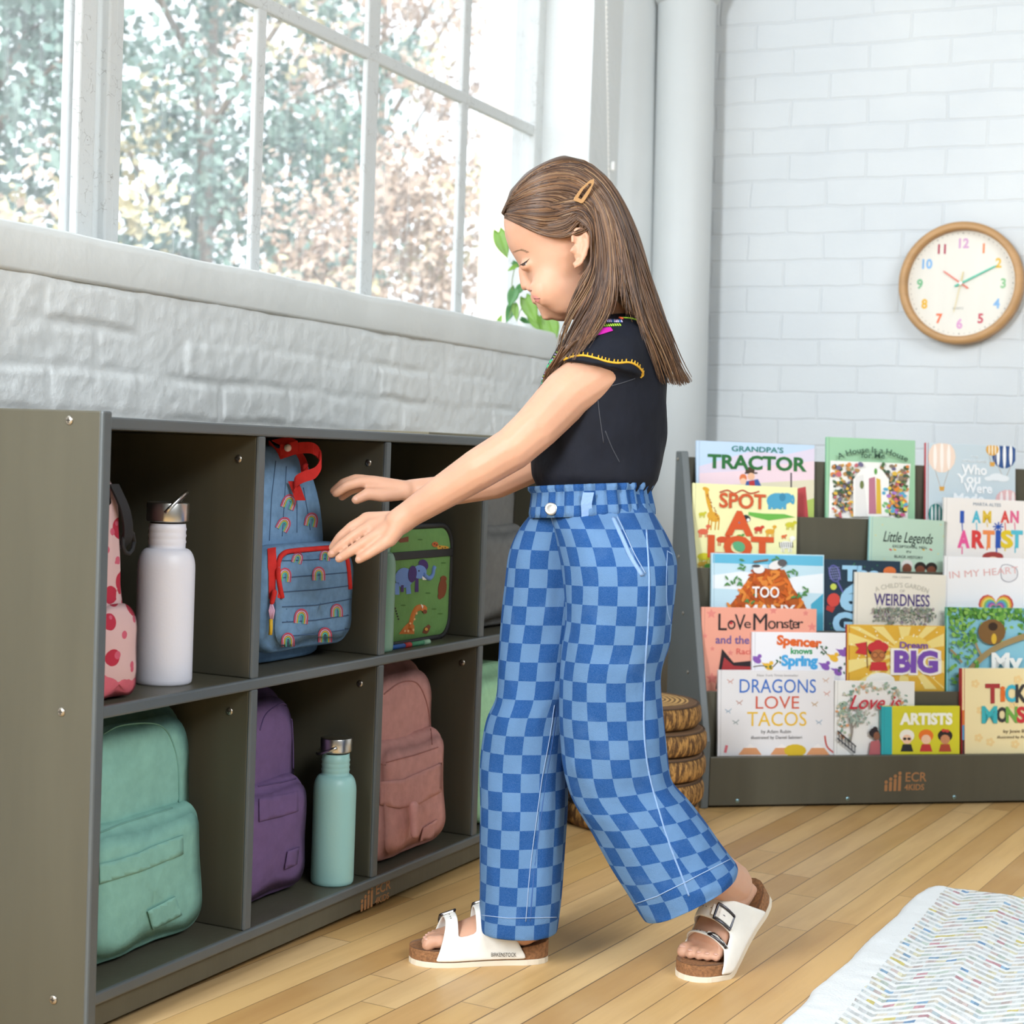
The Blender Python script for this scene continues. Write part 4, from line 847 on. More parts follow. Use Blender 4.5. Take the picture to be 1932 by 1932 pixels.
b = Book(1, (1420,), 1192, (1596, 1194), '#f0eff4', 'white picture book titled Spencer Knows Spring with purple birds', layer=.6)
b.text(1507, 1210, 'Spencer', 17, '#e0692f', 82, .05, rot=-.06); b.text(1512, 1228, 'knows', 11, '#2f9a5c', 40, .03); b.text(1508, 1246, 'Spring', 19, '#4aa6dc', 66, .05)
for P_ in ([(1421, 1258), (1440, 1256), (1455, 1262)], [(1596, 1232), (1575, 1238), (1560, 1234)], [(1455, 1262), (1468, 1248)], [(1560, 1234), (1550, 1222)]): b.line(P_, 2, '#5a4a3a')
for x, y, c in ((1428, 1245, '#8a5ab0'), (1450, 1258, '#e8b53a'), (1590, 1232, '#8a5ab0'), (1573, 1242, '#e8b53a'), (1580, 1268, '#8a5ab0'), (1557, 1258, '#8a5ab0')): b.ell(x, y, 9, 6, c, .6); b.ell(x+5, y-7, 4, 4, c); b.poly([(x-6, y), (x-14, y-8), (x-4, y-6)], c)
for i in range(22): x, y = rr.choice([(1465, 1245), (1550, 1225), (1586, 1262), (1445, 1262)]); b.ell(x+rr.uniform(-10, 10), y+rr.uniform(-10, 10), 3, 1.5, '#3f6a4a', rr.random()*3, 7)
b.done()
b = Book(1, (1598,), 1178, (1783, 1181), '#e3b23c', 'golden picture book titled Dream Big with sun rays', layer=.3, spine='#b93a3a')
for k in range(18):
    t = k*2*PI/18+.1; q = t+.16; X0, Y0 = 1706, 1232; b.poly([(X0+40*math.cos(t), Y0+40*math.sin(t)), (X0+130*math.cos(t), Y0+130*math.sin(t)), (X0+130*math.cos(q), Y0+130*math.sin(q)), (X0+40*math.cos(q), Y0+40*math.sin(q))] if 0 else [(min(max(x, 1601), 1781), min(max(y, 1182), 1300)) for x, y in ((X0, Y0), (X0+150*math.cos(t), Y0+150*math.sin(t)), (X0+150*math.cos(q), Y0+150*math.sin(q)))], '#f1dc8a')
b.ell(1720, 1238, 40, 40, '#eecb5e')
for i in range(40): b.ell(rr.uniform(1605, 1778), rr.uniform(1186, 1296), 1.6, 1.6, '#f6ecc2')
b.ell(1660, 1285, 28, 16, '#f2efe8'); b.poly([(1612, 1215), (1634, 1211), (1634, 1236), (1613, 1232), (1620, 1223)], '#c9353a'); b.line([(1634, 1211), (1636, 1260)], 1.6, '#7a4a2a'); b.ell(1655, 1225, 18, 15, '#3a2a26'); b.ell(1656, 1221, 20, 11, '#c9353a'); b.ell(1656, 1213, 8, 6, '#c9353a'); b.ell(1656, 1237, 14, 12, '#b9713f')
for x in (1650, 1663): b.ell(x, 1236, 6, 6, '#5a3a2a'); b.ell(x, 1236, 4.8, 4.8, '#c27a47')
b.poly([(1643, 1249), (1670, 1249), (1674, 1265), (1640, 1265)], '#c9353a'); b.text(1723, 1217, 'Dream', 12, '#7a4fa8', 52, .02); b.text(1727, 1248, 'BIG', 40, '#f4efe6', 84, .10, nm='title'); b.text(1727, 1248, 'BIG', 38, '#7a4fb0', 78, .05)
for i in range(16): b.ell(1692+i*4.6+rr.uniform(-1, 1), 1248+rr.uniform(-14, 14), 1.6, 1.6, '#d9c6ea')
b.done()
b = Book(1, (1786,), 1145, (1980, 1148), '#8ec9dc', 'blue and green picture book titled My with a tree nest at the display right', spine='#5fb592')
for i in range(230):
    x = rr.uniform(1790, 1955); y = 1146+abs(rr.gauss(0, 1))*24; b.ell(x, y, rr.uniform(3, 7), rr.uniform(2, 4), rr.choice(['#6fa84a', '#5a9440', '#8abb5a', '#4a8438']), rr.random()*3, 7)
b.line([(1812, 1300), (1824, 1270), (1850, 1240), (1890, 1215), (1960, 1190)], 11, '#a08a5e'); b.line([(1812, 1250), (1800, 1235), (1790, 1225)], 4, '#a08a5e'); b.line([(1850, 1240), (1838, 1215), (1836, 1195)], 4, '#a08a5e'); b.ell(1868, 1192, 26, 24, '#7d5c34'); b.ell(1870, 1182, 9, 8, '#3a2a1e'); b.ell(1872, 1205, 5, 10, '#d9b23a')
for i in range(60): b.ell(rr.uniform(1790, 1840), rr.uniform(1180, 1290), rr.uniform(3, 6), rr.uniform(2, 4), rr.choice(['#6fa84a', '#5a9440', '#8abb5a']), rr.random()*3, 7)
b.text(1893, 1247, 'My', 30, '#f0f2f0', 54, .04); b.done()
# bottom row
b = Book(0, (1356,), 1264, (1574, 1265), '#e4e1e2', 'white picture book titled Dragons Love Tacos at the lower left')
b.text(1467, 1274, 'New York Times bestseller', 4.5, '#a8a4a4', 78); b.text(1467, 1294, 'DRAGONS', 26, '#3c6fc0', 144, .0); b.text(1466, 1325, 'LOVE', 24, '#cf5f48', 82, .0); b.text(1466, 1356, 'TACOS', 27, '#e6b93a', 112, .0); b.text(1464, 1380, 'by Adam Rubin', 6.5, '#5a5654', 56); b.text(1465, 1391, 'illustrated by Daniel Salmieri', 6, '#5a5654', 96)
for x, y, c in ((1378, 1285, '#c98a7a'), (1395, 1325, '#b07a6a'), (1374, 1341, '#8aa4b8'), (1388, 1362, '#7a8a8a'), (1560, 1308, '#c98a7a'), (1537, 1328, '#b8925a'), (1545, 1362, '#8aa4b8'), (1558, 1283, '#c9a48a')): b.line([(x-6, y-3), (x, y+1), (x+6, y-4)], 1.3, c); b.line([(x-4, y+4), (x, y+1), (x+4, y+5)], 1.1, c)
for x in (1415, 1475, 1543): b.poly([(x-22, 1424), (x-12, 1411), (x+12, 1411), (x+22, 1424)], '#dc9a6a'); b.poly([(x-10, 1411), (x, 1403), (x+10, 1411)], '#efe9e6')
b.ell(1500, 1416, 21, 12, '#d8b52c'); b.line([(1556, 1388), (1560, 1408), (1573, 1420)], 3, '#c9605a'); b.line([(1371, 1406), (1368, 1420)], 5, '#d9707a'); b.done()
b = Book(0, (1576,), 1284, (1726, 1286), '#eceae6', 'white picture book titled Love Is in red script beside Dragons', layer=-.2)
for i in range(170):
    t = rr.uniform(-2.6, 3.3) if 0 else rr.uniform(PI*.75, PI*2.25); x = 1648+62*math.cos(t)+rr.gauss(0, 5); y = 1352+58*math.sin(t)+rr.gauss(0, 5); b.ell(x, y, rr.uniform(2, 4.5), rr.uniform(1.5, 3), rr.choice(['#8fa89a', '#a8b89f', '#7a9a8a', '#c9c0a8', '#d99a6a', '#b0bcae']), rr.random()*3, 7)
b.line([(1602, 1400), (1606, 1375), (1600, 1355)], 3.5, '#8a827a'); b.line([(1606, 1375), (1618, 1352)], 2.4, '#8a827a')
for i in range(70): b.ell(1612+rr.gauss(0, 14), 1352+rr.gauss(0, 9), 3, 2, rr.choice(['#9aaea2', '#b8bcae', '#8a9a90']), rr.random()*3, 7)
b.line([(1577, 1378), (1612, 1408)], 2.4, '#34343a'); b.line([(1577, 1392), (1610, 1420)], 2.4, '#34343a')
for k in range(6): b.line([(1580+k*6, 1381+k*5), (1580+k*6, 1400+k*4)], 1.6, '#34343a')
b.ell(1646, 1382, 9, 9, '#2c2428'); b.ell(1648, 1375, 5, 5, '#2c2428'); b.ell(1651, 1388, 6, 8, '#8a5a44'); b.poly([(1640, 1398), (1656, 1396), (1662, 1424), (1636, 1424)], '#b8656a')
b.text(1645, 1324, 'Love is', 26, '#c02f3f', 92, .012, .4); b.done()
b = Book(0, (1664,), 1332, (1811, 1332), '#d8d02f', 'small yellow board book titled Artists with a teal spine at the bottom', layer=.7, th=.012, spine='#2fa8b0')
b.poly([(1664, 1333), (1683, 1333), (1683, 1424), (1664, 1424)], '#2fa8b0')
b.text(1748, 1356, 'ARTISTS', 20, '#f7f6ea', 96, .05)
for k, (x, hc, bc_) in enumerate(((1711, '#f0ece0', '#2a2a2e'), (1747, '#e8762a', '#c23a3a'), (1783, '#2c2424', '#b04a34'))):
    b.ell(x, 1388, 14, 12, hc); b.ell(x, 1395, 9, 9, '#f0c6a6' if k < 2 else '#c98a62'); b.poly([(x-12, 1418), (x-8, 1404), (x+8, 1404), (x+12, 1418)], bc_)
    if k == 0: b.ell(x-4, 1394, 3.5, 2.5, '#222222'); b.ell(x+4, 1394, 3.5, 2.5, '#222222')
    if k == 2: b.ell(x-3, 1378, 4, 3, '#c9443a'); b.ell(x+4, 1379, 4, 3, '#c9443a')
b.done()
b = Book(0, (1815,), 1261, (1990, 1261), '#f1e0ae', 'cream picture book titled Tickle Monster with a striped spine', th=.014, spine='#c9383f', layer=.2)
for z0, z1, c in ((.0, .05, '#2c2c30'), (.05, .085, '#3f9ac8'), (.085, .1, '#d9783a')): b.poly([(-.0, z0-.02), (.006, z0-.02), (.006, z1), (-.0, z1)], c, False)
for x, y in ((1840, 1290), (1850, 1340), (1868, 1400), (1846, 1392), (1920, 1282), (1912, 1330), (1915, 1404)):
    for k in range(5): b.ell(x+5*math.cos(k*1.257), y+5*math.sin(k*1.257), 3.4, 3.4, '#eed093')
for x, ch, c, h_, w_ in ((1872, 'T', '#a8383a', 34, 24), (1891, 'i', '#e0702f', 28, 5), (1906, 'C', '#3fb0c8', 30, 18), (1924, 'K', '#3a3a3a', 32, 18)): b.text(x, 1308, ch, h_, c, w_, .04)
for x, ch, c, h_, w_ in ((1866, 'M', '#3fb0b8', 30, 26), (1890, 'O', '#3a3a3a', 26, 18), (1908, 'N', '#6fa84a', 28, 20), (1926, 'S', '#c9383f', 28, 15)): b.text(x, 1348, ch, h_, c, w_, .04)
b.text(1912, 1379, 'by Josie B', 6, '#5a4a3a', 40); b.text(1912, 1390, 'illustrated by Adam', 5, '#5a4a3a', 62); b.done()

# ---------------------------------------------------------------- wall clock
YC = YB-.012; cc = at_plane(1812, 534, [0, YC-.03, 0], [0, 1, 0]); CR = .168
g = thing('wall_clock', 'round wooden framed clock with coloured numbers on the white brick wall', 'clock', Matrix.Translation((cc[0], YC, cc[2])))
WOODC = mat('light_wood', '#b98f5f', .5, var=(5, .12, (1, 1, 7))); FACE = mat('clock_face', '#dfdbd0', .5, var=(4, .02, (9, 1, 1)))
m = MB(); prof = [(CR, 0), (CR, -.038), (CR-.004, -.044), (CR-.016, -.046), (CR-.021, -.042), (CR-.022, -.016), (.0, -.016)]
rings = [[(r*math.cos(2*PI*k/72), y, r*math.sin(2*PI*k/72)) for k in range(72)] for r, y in prof[:-1]]; m.loft(rings, True, True, False, WOODC); m.build('rim', None, g, fixn=True)
m = MB(); m.prism([((CR-.0215)*math.cos(2*PI*k/72), (CR-.0215)*math.sin(2*PI*k/72)) for k in range(72)], -.014, -.0175, (0, 2, 1), FACE); dial = m.build('dial', None, g)
NC = {12: '#cf9fc4', 1: '#ee8a5c', 2: '#e3b84a', 3: '#8fc08f', 4: '#86b4de', 5: '#c65a68', 6: '#d99fc8', 7: '#e8744a', 8: '#e3b23a', 9: '#7ab88a', 10: '#7fb2e0', 11: '#b0485c'}
for k, c in NC.items():
    t = PI/2-k*PI/6; r = CR*.66
    text('numeral', str(k), .036, flat(c), dial, (r*math.cos(t)*1.02, -.0178, r*math.sin(t)-.0125), 'CENTER', .0012, .92, ext=.0004)
m = MB()
for k in range(60):
    t = 2*PI*k/60; r = CR*.825; s = .0011 if k % 5 else .0017; m.prism([(r*math.cos(t)+s*math.cos(a), r*math.sin(t)+s*math.sin(a)) for a in np.linspace(0, 5.2, 6)], -.0174, -.018, (0, 2, 1), flat('#4a4a4a'))
m.build('minute_marks', None, dial); text('dial_text', 'QUARTZ', .0075, flat('#8a8a86'), dial, (-.006, -.0178, -CR*.42), ext=.0001)
def hand(nm, ang, L, tail, w0, col, y):
    c, s = math.cos(ang), math.sin(ang); m = MB(); P = [(-tail, -w0), (L*.9, -w0*.8), (L, 0), (L*.9, w0*.8), (-tail, w0)]; m.prism([(x*c-z*s, x*s+z*c) for x, z in P], y, y-.0012, (0, 2, 1), flat(col)); m.build(nm, None, g)
hand('hour_hand', math.radians(145), .062, .024, .0024, '#e07a66', -.021); hand('minute_hand', math.radians(27), .108, .018, .0024, '#4fc0a2', -.0235); hand('second_hand', math.radians(-101), .085, -.0, .0008, '#e0c878', -.026); hand('second_hand', math.radians(79), .034, 0, .0013, '#e0c878', -.0262)
m = MB(); m.prism([(.005*math.cos(2*PI*k/20), .005*math.sin(2*PI*k/20)) for k in range(20)], -.0265, -.029, (0, 2, 1), flat('#f4f2ea')); m.build('hub', None, g)

# ---------------------------------------------------------------- stack of log print cushions
n = NT('log_bark_print', .75, .3); X, Y, Z = n.sep(n.tc.outputs['Object'])
an = n.math('ARCTAN2', Y, X); q = n.comb(n.math('MULTIPLY', an, 2.2), n.math('MULTIPLY', Z, 3.5), 0.)
f = n.noise(q, 7, 7, .75); f2 = n.noise(n.comb(n.math('MULTIPLY', an, 9.), n.math('MULTIPLY', Z, 9.)), 4, 4)
c = n.mix(n.ramp(f, [(.46, 0.), (.54, 1.)]), '#b98a4c', '#5c4026'); c = n.mix(n.math('MULTIPLY', n.ramp(f2, [(.5, 0.), (.58, 1.)]), .75), c, '#4a321e'); n.col(c); BARKP = n.mat
n = NT('log_ring_print', .7, .3); X, Y, Z = n.sep(n.tc.outputs['Object']); r = n.math('SQRT', n.math('ADD', n.math('MULTIPLY', X, X), n.math('MULTIPLY', Y, Y)))
wv = n.math('ADD', r, n.math('MULTIPLY', n.noise(n.tc.outputs['Object'], 12, 3), .022)); s = n.math('SINE', n.math('MULTIPLY', wv, 560.))
c = n.mix(n.math('GREATER_THAN', s, .25), '#cfa566', '#6f5030'); c = n.mix(n.math('GREATER_THAN', r, .118), c, '#6b5038'); n.col(c); RINGP = n.mat
sc = at_plane(1190, 1551, [0, 0, 0], [0, 0, 1]); nm5 = ['lowest of the stack on the floor', 'second from the bottom of the stack', 'middle one of the stack', 'second from the top of the stack', 'topmost of the stack with ring pattern on top']
for k in range(5):
    h = .0535; dx, dy = [(0, 0), (.004, 0), (.007, -.002), (.006, .001), (-.006, .003)][k]; r = [.146, .15, .15, .15, .147][k]
    g = thing('log_cushion', 'round log print floor cushion, '+nm5[k], 'cushion', Matrix.Translation((sc[0]+dx, sc[1]+dy, .0005+k*h)) @ Matrix.Rotation(k*1.3, 4, 'Z'), 'stacked log print cushions')
    MB().lathe([(.001, 0), (r*.86, 0), (r*.95, .004), (r*.99, .013), (r, .026), (r*.99, .040), (r*.955, .0485)], 64, material=BARKP).build('side', None, g)
    MB().lathe([(r*.955, .0485), (r*.9, .052), (r*.6, .053), (.001, .053)], 64, material=RINGP).build('top', None, g)
    m = MB(); m.tube([(r*.957*math.cos(t), r*.957*math.sin(t), .0485) for t in np.linspace(0, 2*PI, 60)], .0018, 6, mat('brown_piping', '#4a3626', .8)); m.build('piping', None, g)

# ---------------------------------------------------------------- rug
RX0, RY1, RX1, RY0 = 1.212, 3.135, 2.75, 1.55
n = NT('woven_rug', .95, .1); X, Y, Z = n.sep(n.tc.outputs['Object'])
zg = n.math('PINGPONG', X, .068); st = n.math('DIVIDE', n.math('ADD', Y, n.math('MULTIPLY', zg, .95)), .0235); fr = n.math('FRACT', st); rw = n.math('FLOOR', st)
bead = n.math('FLOOR', n.math('DIVIDE', X, .0075)); rnd = n.white(n.comb(rw, bead)); big = n.white(n.comb(rw, n.math('FLOOR', n.math('DIVIDE', X, .0135)), 4.))
pc = n.ramp(big, [(0, '#cfd3d1'), (.30, '#d3cdc0'), (.42, '#c9bbb7'), (.50, '#b9c5ca'), (.60, '#d3cfb6'), (.70, '#bfcac1'), (.78, '#d1d3d3'), (.90, '#8fadc6'), (.93, '#c49aa0'), (.955, '#d0c37e'), (.98, '#7f9fc0')], True)
inb = n.math('MULTIPLY', n.math('GREATER_THAN', fr, .46), n.math('GREATER_THAN', X, n.math('ADD', RX0+.035, n.math('MULTIPLY', n.noise(n.tc.outputs['Object'], 30, 2), .012))))
sh = n.math('ADD', .72, n.math('MULTIPLY', rnd, .28)); c = n.mix(n.math('MULTIPLY', inb, 1.), '#d9dbdb', n.mix(1., pc, n.comb(sh, sh, sh), 'MULTIPLY')); n.col(c)
bm_ = n.math('ADD', n.math('MULTIPLY', inb, n.math('ADD', -.6, n.math('MULTIPLY', n.math('PINGPONG', X, .00375), 120.))), n.math('MULTIPLY', n.noise(n.tc.outputs['Object'], 260, 3), .5)); n.bump(bm_, .7, .004); RUGM = n.mat
m = MB(); xs = np.linspace(RX0, RX1, 190); ys = np.linspace(RY0, RY1, 240); XX, YY = np.meshgrid(xs, ys, indexing='ij')
XX = XX+(YY-RY1)*.035; YYw = YY+(XX-RX0)*.13*.2
dx = XX-RX0-(YY-RY1)*.035; wob = (fbm(YY*7, XX*0+.3, 4)-.5)*.02; XX = XX+wob*np.exp(-dx/.12)
cr = .055; d1 = dx; d2 = RY1-YY; corner = (d1 < cr) & (d2 < cr); rr_ = np.hypot(cr-d1, cr-d2); over = corner & (rr_ > cr)
sx = np.where(over, (cr-d1)*(1-cr/np.maximum(rr_, 1e-6)), 0); sy = np.where(over, (cr-d2)*(1-cr/np.maximum(rr_, 1e-6)), 0); XX = XX+sx; YYw = YYw-sy
zz = .0125+(fbm(XX*45, YYw*45, 2)-.5)*.004; edge = np.minimum(np.minimum(dx, RY1-YY), .012)/.012; zz = zz*np.sqrt(np.clip(edge, .02, 1))
nx_, ny_ = XX.shape; vs = np.stack([XX, YYw, zz], -1).reshape(-1, 3); m.add(vs, [(i*ny_+j, (i+1)*ny_+j, (i+1)*ny_+j+1, i*ny_+j+1) for i in range(nx_-1) for j in range(ny_-1)], RUGM, True)
tag(m.build('rug'), 'white chevron woven rug with pastel flecks on the wood floor', 'rug')

# ---------------------------------------------------------------- trailing plant on the window ledge
LEAFM = mat('pothos_leaf', '#79a63c', .4, var=(14, .25), spec=.5); LEAFD = mat('pothos_leaf_dark', '#4f8a4a', .4, var=(14, .2), spec=.5); STEMM = mat('vine_stem', '#7a8a4a', .6)
XP = -.07
def pp(px, py, x=XP): return at_plane(px, py, [x, 0, 0], [1, 0, 0])
o0 = pp(985, 600); g = thing('trailing_plant', 'trailing green heart leaved plant on the window ledge behind the child', 'plant', Matrix.Translation((XP, o0[1], 1.111)))
POT = mat('white_pot', '#e9eae8', .4); pc_ = pp(1010, 600, -.10)
m = MB(); m.lathe([(.03, 0), (.045, .0), (.055, .09), (.052, .092), (.045, .085), (.001, .08)], 32, (pc_[0]-XP, pc_[1]-o0[1], .0), POT); m.build('pot', None, g)
m = MB()
def vine(P): m.tube([np.array(pp(*p[:2], XP+(p[2] if len(p) > 2 else 0))) for p in smoothpath(P, 5)], .0013, 6, STEMM)
vine([(1020, 575), (1005, 520), (985, 490), (972, 505), (966, 535), (968, 570), (960, 600)]); vine([(1015, 580), (1000, 560), (985, 580), (975, 606)]); vine([(1020, 575), (1000, 480), (965, 440), (950, 445)]); vine([(1020, 580), (1035, 560), (1010, 590), (1030, 620)]); wbuild(m, 'stem', g)
def leaf(px, py, L, W, ang, mt, dep=0):
    """heart shaped leaf; tip points along ang in the picture plane"""
    c = np.array(pp(px, py, XP+dep)); s = (c-CAM)@FW/FPX; u = (math.cos(ang)*R-math.sin(ang)*U); v = (math.sin(ang)*R+math.cos(ang)*U); mm = MB(); rings = []
    N = 12
    for i in range(N+1):
        t = i/N; w_ = W*(math.sin(PI*min(1, (t*.9+.1)))**.8)*(1-t)**.35 if t < 1 else 0; x = -L*.5+L*t; row = []
        for k in range(-3, 4):
            f = k/3; back = -.16*L*abs(f)*(1-t)**2
            row.append(c+u*(x+back)*s+v*f*w_*s+FW*(-.22*abs(f)*w_+.0009*x*x)*s)
        rings.append(row)
    mm.loft(rings, False, False, False, mt); return wbuild(mm, 'leaf', g, solid=.0006)
for a_ in ((949, 463, 52, 17, 1.25, LEAFM), (966, 562, 36, 13, 1.9, LEAFD), (961, 592, 38, 11, 1.9, LEAFD, -.02), (1002, 587, 52, 18, 1.15, LEAFM, .03), (1017, 612, 42, 14, .8, LEAFM, .03), (973, 590, 30, 8, 1.5, LEAFM), (943, 603, 22, 6, -1.2, LEAFM), (966, 506, 22, 5, 2.6, LEAFM), (1040, 622, 50, 22, 1.2, LEAFM, .06), (992, 606, 20, 6, .5, LEAFD), (978, 548, 22, 9, 2.2, LEAFD, -.02), (975, 500, 18, 6, .6, LEAFD)): leaf(*a_)

# ---------------------------------------------------------------- the child
RV, UV3, FV = Vector(R), Vector(U), Vector(FW)
DH = 2.545
gp = at_d(1010, 1835, 2.545); gp[2] = 0
PERSON = thing('person', 'child with long brown hair, black blouse and checked trousers reaching into the cubbies', 'person', Matrix.Translation(gp))
def P(px, py, d): return Vector(at_d(px, py, d))
SKIN = mat('skin', '#c6987e', .5, spec=.35, sub=.25, var=(18, .05), bump=(160, .03))
def ring(cx, cy, hw, dep, d, ax=(1, 0), n=40, ex=.92, wob=None):
    """closed ring: hw picture points along ax, dep metres in depth"""
    s = d/FPX; l = math.hypot(*ax); e1 = (RV*ax[0]-UV3*ax[1])/l; c = P(cx, cy, d); out = []
    for k in range(n):
        t = 2*PI*k/n; ct, st = math.cos(t), math.sin(t); q = wob(t) if wob else 1
        out.append(c + e1*(hw*s*math.copysign(abs(ct)**ex, ct)*q) + FV*(dep*math.copysign(abs(st)**ex, st)*q))
    return out
# --- head
b = MB(); hd = (.906, -.4226)
HROWS = [((1036, 603), 36, .016), ((1024, 594), 76, .030), ((1015, 583), 100, .041), ((1012, 572), 110, .046), ((1012, 563), 114, .049), ((1008, 555), 122, .052), ((1003, 545), 135, .056), ((995, 527), 158, .061), ((984, 507), 182, .064), ((972, 488), 200, .066), ((960, 468), 210, .069), ((953, 446), 214, .0715), ((950, 420), 208, .0725), ((952, 396), 184, .071), ((963, 364), 140, .063), ((985, 338), 92, .048), ((1003, 325), 58, .030), ((1016, 318), 30, .012)]
def hrow(F, L, w, g=1.0, add=0):
    cx, cy = F[0]+hd[0]*L/2, F[1]+hd[1]*L/2; return ring(cx, cy, L/2*g+add, w*g+add*DH/FPX, DH, hd, 40, .9)
b.loft([hrow(*r) for r in HROWS], True, True, True)
def el(px, py, d, rx, ry, rz, t=0, mb=None):
    M = Matrix((RV, UV3, FV)).transposed(); c, s = math.cos(t), math.sin(t); M = M @ Matrix(((c, -s, 0), (s, c, 0), (0, 0, 1)))
    (mb or b).ell(P(px, py, d), (rx, ry, rz), M)
def cn(p, q, r0, r1): b.cone(P(*p), P(*q), r0, r1)
cn((984, 508, DH), (992, 536, DH), .0055, .0085); el(991, 540, DH, .0075, .0065, .0085, .5)
for s in (-1, 1): el(1001, 544, DH+s*.010, .007, .0055, .006)
el(1010, 557, DH, .009, .0048, .016, .45); el(1013, 567, DH, .0085, .005, .014, .35); el(1056, 588, DH, .024, .0145, .030, -.15); el(1078, 584, DH, .02, .014, .036, -.5); el(1033, 590, DH, .013, .012, .016); el(1043, 540, DH-.040, .036, .032, .018, .4); el(1043, 540, DH+.040, .036, .032, .018, .4);
el(996, 500, DH-.032, .013, .009, .012, .3); el(996, 500, DH+.032, .013, .009, .012, .3); el(1068, 556, DH-.034, .04, .032, .018)
# ears
for s in (-1, 1):
    D = DH+s*.0765
    el(1095, 465, D-s*.002, .011, .026, .004, -.12); hx = [(1080, 458), (1080, 443), (1088, 432), (1100, 432), (1109, 445), (1110, 462), (1104, 482), (1094, 498), (1086, 503), (1083, 494)]
    b.tube([P(x, y, D+s*(.004 if i < 8 else .002)) for i, (x, y) in enumerate(hx)], [.003, .0034, .0036, .0036, .0036, .0034, .0034, .004, .0045, .0035], 8)
    b.tube([P(1095, 447, D+s*.003), P(1099, 462, D+s*.004), P(1093, 482, D+s*.003)], .0026, 6); el(1080, 472, D+s*.002, .004, .006, .004)
# --- neck, trunk and legs under the clothes
cn((1120, 545, DH), (1158, 618, DH), .044, .047); cn((1158, 618, DH), (1150, 690, DH), .047, .065); cn((1150, 690, DH), (1120, 900, DH), .068, .062); cn((1120, 900, DH), (1150, 1060, DH+.02), .06, .05)
cn((1170, 652, 2.50), (1150, 684, 2.47), .032, .038)
cn((1165, 1060, 2.51), (1155, 1390, 2.50), .062, .05); cn((1155, 1390, 2.50), (1212, 1512, 2.51), .05, .042); cn((1212, 1512, 2.51), (1290, 1603, 2.515), .042, .036); cn((1290, 1603, 2.515), (1352, 1648, 2.52), .036, .034); cn((1050, 1080, 2.59), (1005, 1380, 2.58), .058, .05); cn((1010, 1380, 2.57), (985, 1745, 2.57), .05, .032)
# --- near arm and hand
cn((1156, 684, 2.466), (1072, 742, 2.45), .0425, .0385); cn((1072, 742, 2.45), (1012, 806, 2.44), .0385, .0345); cn((1012, 806, 2.44), (968, 846, 2.44), .0345, .0325); cn((968, 846, 2.44), (905, 884, 2.45), .0325, .031); cn((905, 884, 2.45), (838, 927, 2.47), .031, .0265); cn((838, 927, 2.47), (780, 965, 2.49), .0265, .0215)
def fing(pts, rs):
    for (p, q, r0, r1) in zip(pts, pts[1:], rs, rs[1:]): cn(p, q, r0, r1)
cn((780, 965, 2.49), (752, 985, 2.495), .021, .021)
for (x, y, d) in ((735, 1018, 2.488), (718, 1006, 2.498), (702, 992, 2.512), (692, 980, 2.526)): cn((758, 982, 2.497+(d-2.505)*.5), (x, y, d), .0155, .0118)
fing([(735, 1018, 2.488), (712, 1034, 2.482), (692, 1047, 2.482), (677, 1056, 2.486)], [.0105, .0088, .0078, .0066])
fing([(718, 1006, 2.498), (688, 1024, 2.492), (662, 1040, 2.494), (640, 1054, 2.500)], [.0108, .0092, .0082, .007])
fing([(702, 992, 2.512), (671, 1010, 2.508), (646, 1028, 2.510), (626, 1045, 2.516)], [.0108, .0094, .0083, .007])
fing([(692, 980, 2.526), (664, 995, 2.528), (642, 1014, 2.532), (628, 1033, 2.538)], [.0106, .0092, .0082, .007])
fing([(760, 985, 2.515), (735, 1000, 2.545), (712, 1018, 2.562), (696, 1034, 2.57)], [.012, .0105, .009, .0078])
# --- far arm and hand
cn((1120, 690, 2.62), (1010, 868, 2.645), .038, .034); cn((1010, 868, 2.645), (935, 905, 2.655), .034, .031); cn((935, 905, 2.655), (850, 925, 2.66), .031, .025); cn((850, 925, 2.66), (775, 927, 2.66), .025, .0195)
for (x, y, d) in ((712, 912, 2.645), (704, 910, 2.66), (702, 912, 2.675), (706, 918, 2.688)): cn((766, 926, 2.66+(d-2.665)*.5), (x, y, d), .0165, .0115)
fing([(712, 912, 2.645), (680, 910, 2.638), (655, 917, 2.636), (634, 931, 2.638)], [.0112, .0095, .0085, .007])
fing([(704, 910, 2.660), (672, 905, 2.656), (648, 912, 2.656), (630, 926, 2.658)], [.011, .0095, .0085, .007])
fing([(702, 912, 2.675), (670, 908, 2.676), (646, 916, 2.677), (632, 928, 2.68)], [.0108, .009, .008, .0068])
fing([(706, 918, 2.688), (680, 918, 2.694), (660, 926, 2.696), (645, 938, 2.70)], [.010, .0085, .0075, .0064])
fing([(752, 930, 2.645), (722, 934, 2.632), (694, 932, 2.626), (672, 943, 2.626)], [.013, .0115, .0098, .0078])
# --- feet
def footframe(o, fw, left): return Matrix(((fw[0], left[0], 0, o[0]), (fw[1], left[1], 0, o[1]), (0, 0, 1, o[2]), (0, 0, 0, 1)))
BEND = .143
def flexed(M, al, side):
    ca, sa = math.cos(al), math.sin(al)
    def T(s, y, z):
        y = y*side*.96; s *= .96; z *= .96
        if al:
            k = min(1, max(0, (BEND+.012-s)/.024)); a = al*k
            if s < BEND+.012:
                ds, dz = s-BEND, z-.012; s2, z2 = ds*math.cos(a)+dz*math.sin(a)*1, -ds*math.sin(a)+dz*math.cos(a); s, z = BEND+s2, .012+z2
        return M @ Vector((s, y, z))
    return T
p0 = at_plane(1032, 1822, [0, 0, 0], [0, 0, 1]); p1 = at_plane(775, 1826, [0, 0, 0], [0, 0, 1]); d_ = p1-p0; d_ /= np.linalg.norm(d_); lf = np.array([-d_[1], d_[0], 0])
